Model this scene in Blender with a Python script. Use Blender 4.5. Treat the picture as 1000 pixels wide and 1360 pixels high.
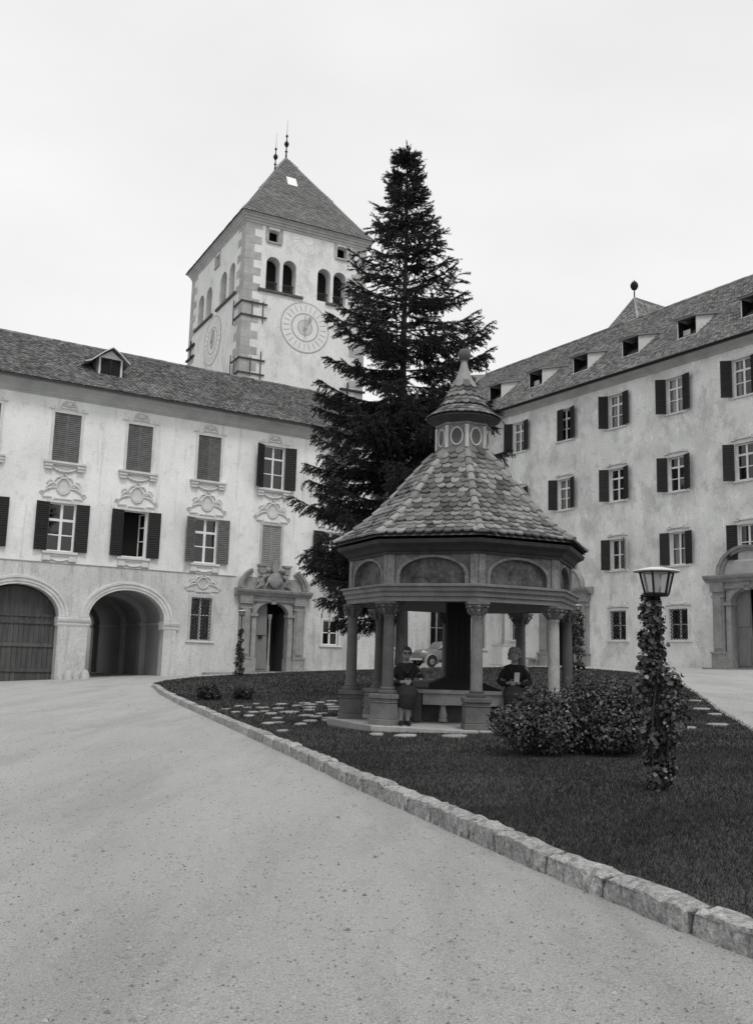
import bpy, bmesh, math, random
import numpy as np
from mathutils import Vector, Matrix

for o in list(bpy.data.objects): bpy.data.objects.remove(o, do_unlink=True)
scene = bpy.context.scene
COL = scene.collection
R = math.radians
rnd = random.Random(7)
nrg = np.random.default_rng(11)

# ---------------------------------------------------------------- camera
cd = bpy.data.cameras.new('camera'); cam = bpy.data.objects.new('camera', cd); COL.objects.link(cam)
cd.sensor_fit = 'HORIZONTAL'; cd.sensor_width = 36.0; cd.lens = 36.0*1.2537
cd.clip_start = 0.1; cd.clip_end = 3000
cam.matrix_world = Matrix.Translation((0, 0, 1.45)) @ Matrix.Rotation(R(90+8.769), 4, 'X') @ Matrix.Rotation(R(1.619), 4, 'Z')
scene.camera = cam

# ---------------------------------------------------------------- world, sun, exposure
SUN_EL, SUN_AZ = R(60), R(160)      # azimuth clockwise from +Y: behind the camera, a little to the right
w = bpy.data.worlds.new('World'); scene.world = w; w.use_nodes = True
nt = w.node_tree; nt.nodes.clear()
sky = nt.nodes.new('ShaderNodeTexSky'); sky.sky_type = 'NISHITA'; sky.sun_disc = False
sky.sun_elevation = SUN_EL; sky.sun_rotation = SUN_AZ; sky.air_density = 1.5; sky.dust_density = 4.0; sky.ozone_density = 1.0
bw = nt.nodes.new('ShaderNodeRGBToBW'); nt.links.new(sky.outputs[0], bw.inputs[0])
tcw = nt.nodes.new('ShaderNodeTexCoord')
mpw = nt.nodes.new('ShaderNodeMapping'); mpw.inputs['Scale'].default_value = (1.0, 1.0, 2.6); nt.links.new(tcw.outputs['Generated'], mpw.inputs[0])
nz = nt.nodes.new('ShaderNodeTexNoise'); nz.inputs['Scale'].default_value = 1.7; nz.inputs['Detail'].default_value = 5; nz.inputs['Roughness'].default_value = .5
nt.links.new(mpw.outputs[0], nz.inputs[0])
mr = nt.nodes.new('ShaderNodeMapRange'); mr.inputs[1].default_value = .3; mr.inputs[2].default_value = .72; mr.inputs[3].default_value = 7.4; mr.inputs[4].default_value = 8.9
nt.links.new(nz.outputs[0], mr.inputs[0])
mxw = nt.nodes.new('ShaderNodeMix'); mxw.data_type = 'FLOAT'; mxw.inputs[0].default_value = .86
nt.links.new(bw.outputs[0], mxw.inputs[2]); nt.links.new(mr.outputs[0], mxw.inputs[3])
bg = nt.nodes.new('ShaderNodeBackground'); bg.inputs[1].default_value = .1
nt.links.new(mxw.outputs[0], bg.inputs[0])
wo = nt.nodes.new('ShaderNodeOutputWorld'); nt.links.new(bg.outputs[0], wo.inputs[0])
sl = bpy.data.lights.new('sun', 'SUN'); sl.energy = 1.3; sl.angle = R(14); sl.color = (1, .985, .96)
so = bpy.data.objects.new('sun', sl); COL.objects.link(so)
sd = Vector((math.sin(SUN_AZ)*math.cos(SUN_EL), math.cos(SUN_AZ)*math.cos(SUN_EL), math.sin(SUN_EL)))
so.rotation_euler = sd.to_track_quat('Z', 'Y').to_euler(); so.location = (0, 0, 60)
vs = scene.view_settings
vs.view_transform = 'Standard'; vs.look = 'None'; vs.exposure = 0.28; vs.gamma = 1.0; vs.use_curve_mapping = False

# ---------------------------------------------------------------- helpers
MATS = {}
def mat(name, base, rough=.85, var=0.0, vscale=1.0, stretch=(1, 1, 1), var2=0.0, v2scale=20.0, bump=0.0, bscale=40.0,
        bdist=.01, island=0.0, obj=0.0, spec=.3, blotch=None, cells=None):
    """grey procedural material: base colour, large and small noise variation, per piece variation, fine relief"""
    m = bpy.data.materials.new(name); m.use_nodes = True; n = m.node_tree; N = n.nodes; Lk = n.links
    b = N['Principled BSDF']; b.inputs['Roughness'].default_value = rough
    b.inputs['Specular IOR Level'].default_value = spec
    tc = N.new('ShaderNodeTexCoord')
    val = N.new('ShaderNodeValue'); val.outputs[0].default_value = base; cur = val.outputs[0]
    def mul(a, sock):
        k = N.new('ShaderNodeMath'); k.operation = 'MULTIPLY'; Lk.new(a, k.inputs[0]); Lk.new(sock, k.inputs[1]); return k.outputs[0]
    def noise(scale, st, detail=6, rg=.6):
        mp = N.new('ShaderNodeMapping'); mp.inputs['Scale'].default_value = st; Lk.new(tc.outputs['Object'], mp.inputs[0])
        q = N.new('ShaderNodeTexNoise'); q.inputs['Scale'].default_value = scale; q.inputs['Detail'].default_value = detail; q.inputs['Roughness'].default_value = rg
        Lk.new(mp.outputs[0], q.inputs[0]); return q.outputs[0]
    def rng(sock, lo, hi, a=.28, c=.72):
        k = N.new('ShaderNodeMapRange'); k.inputs[1].default_value = a; k.inputs[2].default_value = c
        k.inputs[3].default_value = lo; k.inputs[4].default_value = hi; Lk.new(sock, k.inputs[0]); return k.outputs[0]
    if var: cur = mul(cur, rng(noise(vscale, stretch), 1-var, 1+var))
    if var2: cur = mul(cur, rng(noise(v2scale, (1, 1, 1), 3), 1-var2, 1+var2))
    for bl in (blotch if isinstance(blotch, list) else [blotch] if blotch else []):   # (scale, threshold, factor, stretch)
        cur = mul(cur, rng(noise(bl[0], bl[3], 8, .7), 1.0, bl[2], bl[1], bl[1]+.09))
    if island:
        g = N.new('ShaderNodeNewGeometry'); cur = mul(cur, rng(g.outputs['Random Per Island'], 1-island, 1+island, 0, 1))
    if obj:
        g = N.new('ShaderNodeObjectInfo'); cur = mul(cur, rng(g.outputs['Random'], 1-obj, 1+obj, 0, 1))
    cc = N.new('ShaderNodeCombineColor')
    for i, t in enumerate((.985, 1.0, .985)):
        k = N.new('ShaderNodeMath'); k.operation = 'MULTIPLY'; k.inputs[1].default_value = t; Lk.new(cur, k.inputs[0]); Lk.new(k.outputs[0], cc.inputs[i])
    Lk.new(cc.outputs[0], b.inputs['Base Color'])
    if bump:
        bp = N.new('ShaderNodeBump'); bp.inputs['Strength'].default_value = bump; bp.inputs['Distance'].default_value = bdist
        if cells:
            v = N.new('ShaderNodeTexVoronoi'); v.inputs['Scale'].default_value = cells; Lk.new(tc.outputs['Object'], v.inputs[0]); Lk.new(v.outputs['Distance'], bp.inputs['Height'])
        else: Lk.new(noise(bscale, (1, 1, 1), 5, .65), bp.inputs['Height'])
        Lk.new(bp.outputs[0], b.inputs['Normal'])
    MATS[name] = m; return m

mat('gravel', .41, .95, var=.10, vscale=.6, stretch=(1.6, .5, 1), var2=.4, v2scale=110, bump=1.0, bscale=45, bdist=.035, blotch=[(1.6, .58, .88, (1.6, .5, 1)), (.35, .5, .88, (2.5, .5, 1)), (9, .58, .8, (1, 1, 1))])
mat('pebble', .24, .9, island=.55)
mat('soil', .05, 1, var=.3, vscale=3, bump=.5, bscale=30, bdist=.03)
mat('grass', .032, .8, island=.5, var=.3, vscale=.7, var2=.25, v2scale=4, spec=.15)
mat('kerb', .39, .95, var=.4, vscale=6, var2=.4, v2scale=40, bump=1.0, bscale=24, bdist=.05, obj=.16, blotch=[(9, .5, .6, (1, 1, 1)), (22, .55, .65, (1, 1, 1))])
mat('flag', .27, .9, var=.2, vscale=5, bump=.4, bscale=30, obj=.2)
mat('granite', .108, .85, var=.3, vscale=3, var2=.35, v2scale=70, bump=.35, bscale=90, obj=.4)
mat('granite_pale', .30, .85, var=.25, vscale=4, var2=.3, v2scale=70, bump=.3, bscale=90)
mat('granite_dark', .085, .85, var=.25, vscale=3, var2=.25, v2scale=90, bump=.25, bscale=90)
mat('plaster', .74, .9, var=.13, vscale=.45, stretch=(1, 1, .6), var2=.12, v2scale=16, bump=.12, bscale=70, bdist=.02, blotch=[(1.0, .54, .80, (1.8, 1, .16)), (2.6, .55, .84, (1, 1, .8)), (.35, .5, .90, (1, 1, 1)), (7, .6, .82, (1, 1, .7))])
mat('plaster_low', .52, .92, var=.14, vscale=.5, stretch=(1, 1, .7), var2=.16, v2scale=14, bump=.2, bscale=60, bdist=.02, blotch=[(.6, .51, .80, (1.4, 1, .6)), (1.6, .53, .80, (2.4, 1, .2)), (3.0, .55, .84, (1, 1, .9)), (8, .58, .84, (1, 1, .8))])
mat('plaster_worn', .68, .92, var=.2, vscale=.4, stretch=(1.2, 1, .9), var2=.16, v2scale=14, bump=.18, bscale=60, bdist=.02, blotch=[(.55, .50, .78, (1.2, 1, 1)), (1.5, .54, .84, (1.5, 1, .7)), (2.6, .56, 1.2, (1, 1, .6)), (6, .58, .82, (1, 1, .6))])
mat('plaster_tower', .68, .92, var=.10, vscale=.5, stretch=(1, 1, .6), var2=.1, v2scale=7, bump=.2, bscale=30, bdist=.03, blotch=[(.45, .52, .82, (1, 1, .5)), (1.3, .54, .84, (1, 1, .6)), (4, .57, .84, (1, 1, .7))])
mat('plaster_dim', .28, .92, var=.15, vscale=.8, bump=.3, bscale=20)  # darker plaster for inner and rear walls, passage shade put into its colour
mat('stucco', .56, .9, var=.18, vscale=2, bump=.3, bscale=30)
mat('stucco_grey', .42, .9, var=.2, vscale=2, bump=.3, bscale=30)
mat('quoin', .36, .9, var=.2, vscale=2, bump=.3, bscale=20, obj=.1)
mat('cornice', .40, .9, var=.2, vscale=1.2, bump=.2, bscale=20)
mat('portal_stone', .25, .9, var=.28, vscale=2, var2=.15, v2scale=15, bump=.4, bscale=26)
mat('roof_tile', .165, .95, island=.45, var=.25, vscale=.6, bump=.3, bscale=30, spec=.15)
mat('roof_tile_pale', .20, .95, island=.45, var=.2, vscale=.6, bump=.3, bscale=30, spec=.15)
mat('roof_bed', .10, .95, var=.2, vscale=2)
mat('slate', .15, .9, var=.12, vscale=1, var2=.25, v2scale=9, bump=.5, bscale=12, bdist=.03, spec=.2)
mat('slate_tile', .15, .9, island=.22, var=.15, vscale=.8, bump=.3, bscale=12, spec=.2)
mat('scale_tile', .145, .9, obj=.65, var=.3, vscale=9, var2=.3, v2scale=60, bump=.5, bscale=60, spec=.2)
mat('scale_tile_mass', .15, .9, island=.5, var=.25, vscale=9, bump=.4, bscale=60, spec=.2)
mat('ridge_tile', .2, .9, obj=.25, var=.2, vscale=8, bump=.4, bscale=60)
mat('dark_wood', .03, .8, var=.3, vscale=5, stretch=(6, 6, 1), bump=.4, bscale=30)
mat('tie_wood', .075, .85, var=.3, vscale=4)
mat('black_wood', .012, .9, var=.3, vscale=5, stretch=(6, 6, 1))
mat('eave_wood', .035, .85, var=.3, vscale=5, bump=.4, bscale=30)
mat('shutter_dark', .02, .75, var=.25, vscale=4, obj=.2)
mat('shutter_mid', .12, .8, var=.3, vscale=4, obj=.2)
mat('shutter_pale', .23, .85, var=.2, vscale=4)
mat('gate_wood', .075, .8, var=.35, vscale=2, stretch=(4, 4, .5), bump=.4, bscale=30, obj=.2)
mat('door_wood', .17, .75, var=.2, vscale=3, stretch=(4, 4, .5), bump=.3, bscale=30)
mat('white_paint', .72, .6, var=.08, vscale=4)
mat('pale_paint', .55, .7, var=.1, vscale=4)
mat('curtain', .62, .95, var=.15, vscale=6, stretch=(8, 1, .3))
mat('interior_shade', .012, 1)  # near-black tone for unlit insides: the shade is in the colour
mat('iron', .014, .75, var=.3, vscale=5, spec=.2)
mat('pav_trim', .155, .9, var=.35, vscale=6, var2=.3, v2scale=25, bump=.3, bscale=30)
mat('lead', .22, .6, var=.2, vscale=4, spec=.4)
mat('mural', .085, .9, var=.55, vscale=4.5, var2=.45, v2scale=16, bump=.2, bscale=30)
mat('mural_ground', .105, .9, var=.4, vscale=5, var2=.35, v2scale=18, bump=.25, bscale=30)
mat('bark', .06, .95, var=.3, vscale=5, stretch=(3, 3, .6), bump=.9, bscale=14, bdist=.04)
mat('needle', .029, .75, island=.5, spec=.25)
mat('leaf', .04, .4, island=.75, spec=.5)
mat('leaf_dark', .016, .55, island=.5, spec=.4)
mat('painted_ring', .40, .9, var=.2, vscale=3)
mat('clock_face', .68, .9, var=.08, vscale=2, bump=.1)
mat('clock_tone', .52, .9, var=.15, vscale=2)
mat('skin', .2, .6, var=.06, vscale=10)
mat('black_cloth', .014, .9, var=.3, vscale=12, bump=.3, bscale=60)
mat('dark_cloth', .03, .9, var=.3, vscale=12, bump=.3, bscale=60)
mat('hair_dark', .04, .7, var=.4, vscale=30, bump=.6, bscale=60)
mat('hair_grey', .16, .7, var=.4, vscale=30, bump=.8, bscale=50)
mat('leather', .012, .4, spec=.5)
mat('paper', .7, .8)
mat('car_paint', .14, .3, spec=.5)
mat('car_pale', .2, .35, spec=.5)
mat('rubber', .02, .8)
mat('chrome', .5, .3, spec=.8)
gm = bpy.data.materials.new('glass'); gm.use_nodes = True; n = gm.node_tree; n.nodes.clear()
lw = n.nodes.new('ShaderNodeFresnel'); lw.inputs[0].default_value = 1.8
tr = n.nodes.new('ShaderNodeBsdfTransparent'); tr.inputs[0].default_value = (.82, .84, .83, 1)
gl = n.nodes.new('ShaderNodeBsdfGlossy'); gl.inputs['Roughness'].default_value = .04
mxg = n.nodes.new('ShaderNodeMixShader'); og = n.nodes.new('ShaderNodeOutputMaterial')
n.links.new(lw.outputs[0], mxg.inputs[0]); n.links.new(tr.outputs[0], mxg.inputs[1]); n.links.new(gl.outputs[0], mxg.inputs[2]); n.links.new(mxg.outputs[0], og.inputs[0])
MATS['glass'] = gm
fm = bpy.data.materials.new('frosted_glass'); fm.use_nodes = True; n = fm.node_tree; n.nodes.clear()
t1 = n.nodes.new('ShaderNodeBsdfTransparent'); t2 = n.nodes.new('ShaderNodeBsdfDiffuse'); t2.inputs[0].default_value = (.5, .5, .5, 1)
t3 = n.nodes.new('ShaderNodeBsdfTranslucent'); t3.inputs[0].default_value = (.6, .6, .6, 1)
m1 = n.nodes.new('ShaderNodeMixShader'); m1.inputs[0].default_value = .5; m2 = n.nodes.new('ShaderNodeMixShader'); m2.inputs[0].default_value = .38
og = n.nodes.new('ShaderNodeOutputMaterial')
n.links.new(t2.outputs[0], m1.inputs[1]); n.links.new(t3.outputs[0], m1.inputs[2]); n.links.new(t1.outputs[0], m2.inputs[1]); n.links.new(m1.outputs[0], m2.inputs[2]); n.links.new(m2.outputs[0], og.inputs[0])
MATS['frosted_glass'] = fm

def tag(o, label=None, cat=None, group=None, kind=None):
    if label: o['label'] = label
    if cat: o['category'] = cat
    if group: o['group'] = group
    if kind: o['kind'] = kind
    return o
def link(o, parent=None, loc=None, rot=None):
    COL.objects.link(o)
    if parent: o.parent = parent
    if loc is not None: o.location = loc
    if rot is not None: o.rotation_euler = rot
    return o
def emp(name, loc=(0, 0, 0), rz=0, label=None, cat=None, group=None):
    o = bpy.data.objects.new(name, None); o.empty_display_size = .3
    link(o, None, loc, (0, 0, rz)); return tag(o, label, cat, group)
def mobj(name, me, parent=None, loc=None, rot=None):
    return link(bpy.data.objects.new(name, me), parent, loc, rot)
def copy_tree(o, parent=None):
    c = o.copy(); COL.objects.link(c); c.parent = parent
    for ch in list(o.children): copy_tree(ch, c)
    return c

class MB:
    def __init__(s, T=None): s.v = []; s.f = []; s.T = T
    def add(s, vs, fs):
        k = len(s.v)
        s.v += [tuple(s.T @ Vector(p)) for p in vs] if s.T else [tuple(p) for p in vs]
        s.f += [tuple(i+k for i in q) for q in fs]; return s
    def quad(s, *p): return s.add(p, [tuple(range(len(p)))])
    def box(s, x0, x1, y0, y1, z0, z1):
        return s.add([(x0, y0, z0), (x1, y0, z0), (x1, y1, z0), (x0, y1, z0), (x0, y0, z1), (x1, y0, z1), (x1, y1, z1), (x0, y1, z1)],
                     [(0, 3, 2, 1), (4, 5, 6, 7), (0, 1, 5, 4), (1, 2, 6, 5), (2, 3, 7, 6), (3, 0, 4, 7)])
    def bar(s, a, b, wd, th=None, up=(0, 0, 1)):
        a = Vector(a); b = Vector(b); d = (b-a).normalized(); th = th or wd
        sx = d.cross(Vector(up)); sx = sx.normalized() if sx.length > 1e-5 else Vector((1, 0, 0)); sy = sx.cross(d)
        P = []
        for c in (a, b):
            for i, j in ((-1, -1), (1, -1), (1, 1), (-1, 1)): P.append(c+sx*(i*wd/2)+sy*(j*th/2))
        return s.add(P, [(0, 3, 2, 1), (4, 5, 6, 7), (0, 1, 5, 4), (1, 2, 6, 5), (2, 3, 7, 6), (3, 0, 4, 7)])
    def loft(s, rings, cap=True, closed=False):
        n = len(rings[0]); P = [p for r in rings for p in r]; F = []
        m = len(rings)
        for i in range(m if closed else m-1):
            a = i*n; b = ((i+1) % m)*n
            for j in range(n): F.append((a+j, a+(j+1) % n, b+(j+1) % n, b+j))
        if cap and not closed: F.append(tuple(range(n))[::-1]); F.append(tuple((m-1)*n+j for j in range(n)))
        return s.add(P, F)
    def tube(s, path, rad, n=6, closed=False, cap=True, flat=1.0):
        path = [Vector(p) for p in path]; m = len(path); rings = []; ref = None
        for i, p in enumerate(path):
            if closed: d = path[(i+1) % m]-path[i-1]
            else: d = path[min(i+1, m-1)]-path[max(i-1, 0)]
            d = d.normalized() if d.length > 1e-9 else Vector((0, 0, 1))
            if ref is None: ref = Vector((0, 1, 0)) if abs(d.y) < .8 else Vector((1, 0, 0))
            ref = (ref-d*ref.dot(d)); ref = ref.normalized() if ref.length > 1e-6 else d.orthogonal().normalized()
            o = d.cross(ref); r = rad[i] if hasattr(rad, '__len__') else rad
            rings.append([p+ref*(r*flat*math.cos(2*math.pi*k/n))+o*(r*math.sin(2*math.pi*k/n)) for k in range(n)])
        return s.loft(rings, cap, closed)
    def lathe(s, prof, n=24, c=(0, 0), cap=True):
        return s.loft([[(c[0]+r*math.cos(2*math.pi*k/n), c[1]+r*math.sin(2*math.pi*k/n), z) for k in range(n)] for r, z in prof], cap)
    def ell(s, c, rx, ry, rz, n=14, m=9):
        rings = []
        for i in range(1, m):
            t = math.pi*i/m; rings.append([(c[0]+rx*math.sin(t)*math.cos(2*math.pi*k/n), c[1]+ry*math.sin(t)*math.sin(2*math.pi*k/n), c[2]-rz*math.cos(t)) for k in range(n)])
        return s.loft(rings)
    def prism(s, poly, y0, y1):          # polygon in x,z extruded along y
        n = len(poly); P = [(x, y0, z) for x, z in poly]+[(x, y1, z) for x, z in poly]
        F = [tuple(range(n)), tuple(range(2*n-1, n-1, -1))]+[(j, (j+1) % n, n+(j+1) % n, n+j) for j in range(n)]
        return s.add(P, F)
    def sweepx(s, prof, x0, x1):         # profile in y,z extruded along x
        n = len(prof); P = [(x0, y, z) for y, z in prof]+[(x1, y, z) for y, z in prof]
        F = [tuple(range(n)), tuple(range(2*n-1, n-1, -1))]+[(j, (j+1) % n, n+(j+1) % n, n+j) for j in range(n)]
        return s.add(P, F)
    def mesh(s, name, m=None, smooth=False, fix=False):
        me = bpy.data.meshes.new(name); me.from_pydata(s.v, [], s.f)
        if fix or smooth:
            b = bmesh.new(); b.from_mesh(me); bmesh.ops.recalc_face_normals(b, faces=b.faces); b.to_mesh(me); b.free()
        if m: me.materials.append(MATS[m])
        if smooth:
            me.polygons.foreach_set('use_smooth', [True]*len(me.polygons))
            try: me.set_sharp_from_angle(angle=R(42))
            except Exception: pass
        me.update(); return me
    def build(s, name, m, parent=None, smooth=False, loc=None, rot=None, fix=False):
        return mobj(name, s.mesh(name, m, smooth, fix), parent, loc, rot)

def fast_tris(name, V, m, parent=None, nv=3):
    """V: (count*nv,3) array, each nv vertices one polygon"""
    k = len(V)//nv; me = bpy.data.meshes.new(name)
    me.vertices.add(len(V)); me.vertices.foreach_set('co', V.astype(np.float32).ravel())
    me.loops.add(len(V)); me.loops.foreach_set('vertex_index', np.arange(len(V), dtype=np.int32))
    me.polygons.add(k); me.polygons.foreach_set('loop_start', np.arange(0, len(V), nv, dtype=np.int32))
    me.update(calc_edges=True); me.materials.append(MATS[m])
    return mobj(name, me, parent)

def arch_pts(a, b, zs, rise, n=14):
    c = (a+b)/2; h = (b-a)/2
    return [(c-h*math.cos(math.pi*i/n), zs+rise*math.sin(math.pi*i/n)) for i in range(n+1)]
def wall(mb, u0, u1, z0, z1, ops, y=0.0, depth=.3):
    """flat wall in x,z with rectangular or arched openings (a, b, z0, z1, rise) and their reveals"""
    us = sorted({u0, u1, *[min(max(o[0], u0), u1) for o in ops], *[min(max(o[1], u0), u1) for o in ops]})
    zs = sorted({z0, z1, *[min(max(o[2], z0), z1) for o in ops], *[min(max(o[3], z0), z1) for o in ops]})
    for i in range(len(us)-1):
        for j in range(len(zs)-1):
            cu = (us[i]+us[i+1])/2; cz = (zs[j]+zs[j+1])/2
            if us[i+1]-us[i] < 1e-6 or zs[j+1]-zs[j] < 1e-6: continue
            if any(o[0] < cu < o[1] and o[2] < cz < o[3] for o in ops): continue
            mb.quad((us[i], y, zs[j]), (us[i+1], y, zs[j]), (us[i+1], y, zs[j+1]), (us[i], y, zs[j+1]))
    for o in ops:
        a, b, c, d = o[:4]; rise = o[4] if len(o) > 4 else 0; dp = o[5] if len(o) > 5 else depth
        top = d-rise
        mb.quad((a, y, c), (a, y, top), (a, y+dp, top), (a, y+dp, c)); mb.quad((b, y, c), (b, y+dp, c), (b, y+dp, top), (b, y, top))
        mb.quad((a, y, c), (a, y+dp, c), (b, y+dp, c), (b, y, c))
        if rise:
            P = arch_pts(a, b, top, rise)
            for (p, q) in zip(P, P[1:]):
                mb.quad((p[0], y, p[1]), (q[0], y, q[1]), (q[0], y, d), (p[0], y, d))
                mb.quad((p[0], y, p[1]), (p[0], y+dp, p[1]), (q[0], y+dp, q[1]), (q[0], y, q[1]))
        else: mb.quad((a, y, d), (b, y, d), (b, y+dp, d), (a, y+dp, d))
    return mb

GX, GY = .045, .0153
def gz(x, y): return GX*min(max(x, -32), 32)+GY*min(max(y, -10), 80)
# ================================================================ ground, lawn, kerbs
xs = [-900, -300, -120, -60, -32, 32, 60, 120, 300, 900]; ys = [-300, -60, -10, 80, 120, 250, 600, 1500]
g = MB(); P = [(x, y, gz(x, y)) for y in ys for x in xs]; nx = len(xs)
g.add(P, [(j*nx+i, j*nx+i+1, (j+1)*nx+i+1, (j+1)*nx+i) for j in range(len(ys)-1) for i in range(nx-1)])
tag(g.build('ground', 'gravel'), kind='structure')

FRONT = [(-7.62, 33.6), (-6.44, 29.3), (-4.82, 24.1), (-3.23, 19.3), (-1.97, 15.5), (-.86, 12.1), (-.16, 9.9), (.33, 8.45), (.74, 7.25), (1.04, 6.37), (1.28, 5.72), (1.48, 5.2), (1.69, 4.67), (1.93, 4.1), (2.25, 3.6)]
BACK = [(2.9, 3.6), (3.6, 5.2), (4.3, 8), (5.1, 12), (6.26, 17.0), (6.92, 19.5), (8.12, 24.2), (9.34, 29.2), (10.3, 36.2), (10.42, 38.6), (9.99, 42.9), (9.1, 46.6), (7.83, 48.3), (5.55, 48.7), (2.53, 48.9), (-.53, 48.3), (-3.49, 47.1), (-6.03, 44.3), (-7.71, 41.6), (-8.19, 38.2), (-8.05, 35.4)]
LAWN = FRONT+BACK
def resample(pts, lens, closed=False):
    """walk a polyline in steps given by the generator lens -> points"""
    pts = [Vector((p[0], p[1], 0)) for p in pts]; out = [pts[0].copy()]; i = 0; pos = pts[0].copy()
    need = next(lens)
    while i < len(pts)-1:
        d = (pts[i+1]-pos).length
        if d > need: pos = pos+(pts[i+1]-pos).normalized()*need; out.append(pos.copy()); need = next(lens)
        else: need -= d; pos = pts[i+1].copy(); i += 1
    return out
lm = MB(); lm.quad(*[(x, y, gz(x, y)+.10) for x, y in LAWN]); lawn = tag(lm.build('lawn', 'soil'), kind='structure')
b = bmesh.new(); b.from_mesh(lawn.data); bmesh.ops.triangulate(b, faces=b.faces); bmesh.ops.recalc_face_normals(b, faces=b.faces); b.to_mesh(lawn.data); b.free()
if lawn.data.polygons[0].normal.z < 0: lawn.data.flip_normals()

def rough_block(L, W, H, seed, nx=6, ny=3, nz=3, amp=.016):
    r = random.Random(seed); bm = bmesh.new(); bmesh.ops.create_cube(bm, size=1)
    bmesh.ops.subdivide_edges(bm, edges=[e for e in bm.edges if abs((e.verts[0].co-e.verts[1].co).x) > .5], cuts=nx-1, use_grid_fill=True)
    bmesh.ops.subdivide_edges(bm, edges=[e for e in bm.edges if abs((e.verts[0].co-e.verts[1].co).y) > .5], cuts=ny-1, use_grid_fill=True)
    bmesh.ops.subdivide_edges(bm, edges=[e for e in bm.edges if abs((e.verts[0].co-e.verts[1].co).z) > .5], cuts=nz-1, use_grid_fill=True)
    for v in bm.verts:
        c = v.co; ex = (abs(c.x) > .49)+(abs(c.y) > .49)+(abs(c.z) > .49)
        k = 1.0 if ex == 1 else (.93 if ex == 2 else .88)
        v.co = Vector((c.x*L*(1 if abs(c.x) < .49 else (.985 if ex == 1 else .965)), c.y*W*k, c.z*H*k))
        v.co += Vector((r.uniform(-.3, .3)*amp, r.uniform(-1, 1)*amp, r.uniform(-1, .7)*amp))
    me = bpy.data.meshes.new('kerb_stone'); bm.to_mesh(me); bm.free()
    me.polygons.foreach_set('use_smooth', [True]*len(me.polygons)); me.set_sharp_from_angle(angle=R(32)); return me
kerb = emp('kerb', (0, 0, 0)); kerb['kind'] = 'structure'
def lens_front():
    while True: yield rnd.choice([.42, .52, .6, .66, .74, .85, .95])
pts = resample(FRONT, lens_front())
for i, (a, c) in enumerate(zip(pts, pts[1:])):
    L = (c-a).length; mid = (a+c)/2; near = mid.length < 14
    me = rough_block(L*.985, .20, .34, i, *((7, 4, 4) if near else (4, 2, 2)), amp=.014 if near else .010); me.materials.append(MATS['kerb'])
    d = (c-a).normalized(); nrm = Vector((-d.y, d.x, 0))     # towards the lawn
    o = mobj('kerb_stone', me, kerb, (mid.x+nrm.x*.09, mid.y+nrm.y*.09, gz(mid.x, mid.y)-.03+rnd.uniform(-.012, .012)), (math.atan(GX*d.x+GY*d.y)*0, -math.atan(GX*d.x+GY*d.y), math.atan2(d.y, d.x)+rnd.uniform(-.015, .015)))
def lens_back():
    while True: yield rnd.uniform(.8, 1.1)
edge_me = []
for k in range(4):
    me = rough_block(.93, .12, .24, 100+k, 3, 2, 2, .008); me.materials.append(MATS['kerb']); edge_me.append(me)
pb = resample(BACK[3:]+[FRONT[0]], lens_back())
for i, (a, c) in enumerate(zip(pb, pb[1:])):
    mid = (a+c)/2; d = (c-a).normalized()
    mobj('edging_stone', edge_me[i % 4], kerb, (mid.x, mid.y, gz(mid.x, mid.y)+.0), (0, -math.atan(GX*d.x+GY*d.y), math.atan2(d.y, d.x))).scale.x = (c-a).length/.95

# flagstones sunk in the grass
path = emp('stepping_stone_path', (-1.5, 19, gz(-1.5, 19)+.1)); path['kind'] = 'structure'
FL = [(-2.65, 20.64, .2), (-2.61, 21.87, .17), (-2.32, 20.55, .3), (-2.34, 19.25, .28), (-2.13, 19.4, .22), (-1.94, 18.76, .28), (-1.62, 19.08, .42), (-1.94, 20.23, .3), (-1.5, 21.83, .31), (-1.34, 21.27, .34), (-.93, 22.5, .3), (-.92, 21.16, .3), (-.93, 18.52, .27), (-1.74, 16.49, .26), (-1.16, 16.22, .23), (-1.58, 16.61, .2), (-1.05, 16.81, .3), (-.72, 16.9, .3), (-1.61, 21.0, .25), (-1.17, 22.01, .25), (-1.0, 17.8, .24), (-1.36, 15.04, .2), (-3.05, 20.28, .22), (-2.71, 19.34, .2), (-2.31, 18.28, .25), (-1.25, 19.6, .3), (-1.2, 18.1, .3), (-1.7, 17.6, .22), (-.75, 19.6, .3), (-.8, 20.4, .3), (-1.3, 20.4, .3), (-.5, 21.6, .3), (-.4, 22.4, .3), (-2.0, 21.6, .28), (-.75, 17.4, .25), (-2.9, 21.2, .22),
      (6.84, 20.29, .3), (6.18, 17.97, .34), (5.31, 14.76, .36), (5.98, 16.72, .28), (4.74, 14.36, .25), (1.2, 13.75, .4), (.52, 13.9, .34), (.1, 14.2, .24)]
for i, (x, y, wd) in enumerate(FL):
    r = random.Random(i); n = 7; m = MB()
    pl = [(wd*.5*r.uniform(.82, 1.1)*math.cos(2*math.pi*k/n+.3)*1.0, wd*.5*r.uniform(.8, 1.1)*math.sin(2*math.pi*k/n+.3)*1.0) for k in range(n)]
    m.loft([[(px, py, -.06) for px, py in pl], [(px, py, .03) for px, py in pl], [(px*.93, py*.93, .04) for px, py in pl]])
    zz = gz(x, y)+.1; m.build('flagstone', 'flag', path, loc=(x-path.location.x, y-path.location.y, zz-path.location.z-.012), rot=(.02, -.045, r.uniform(-.4, .4)))

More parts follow.
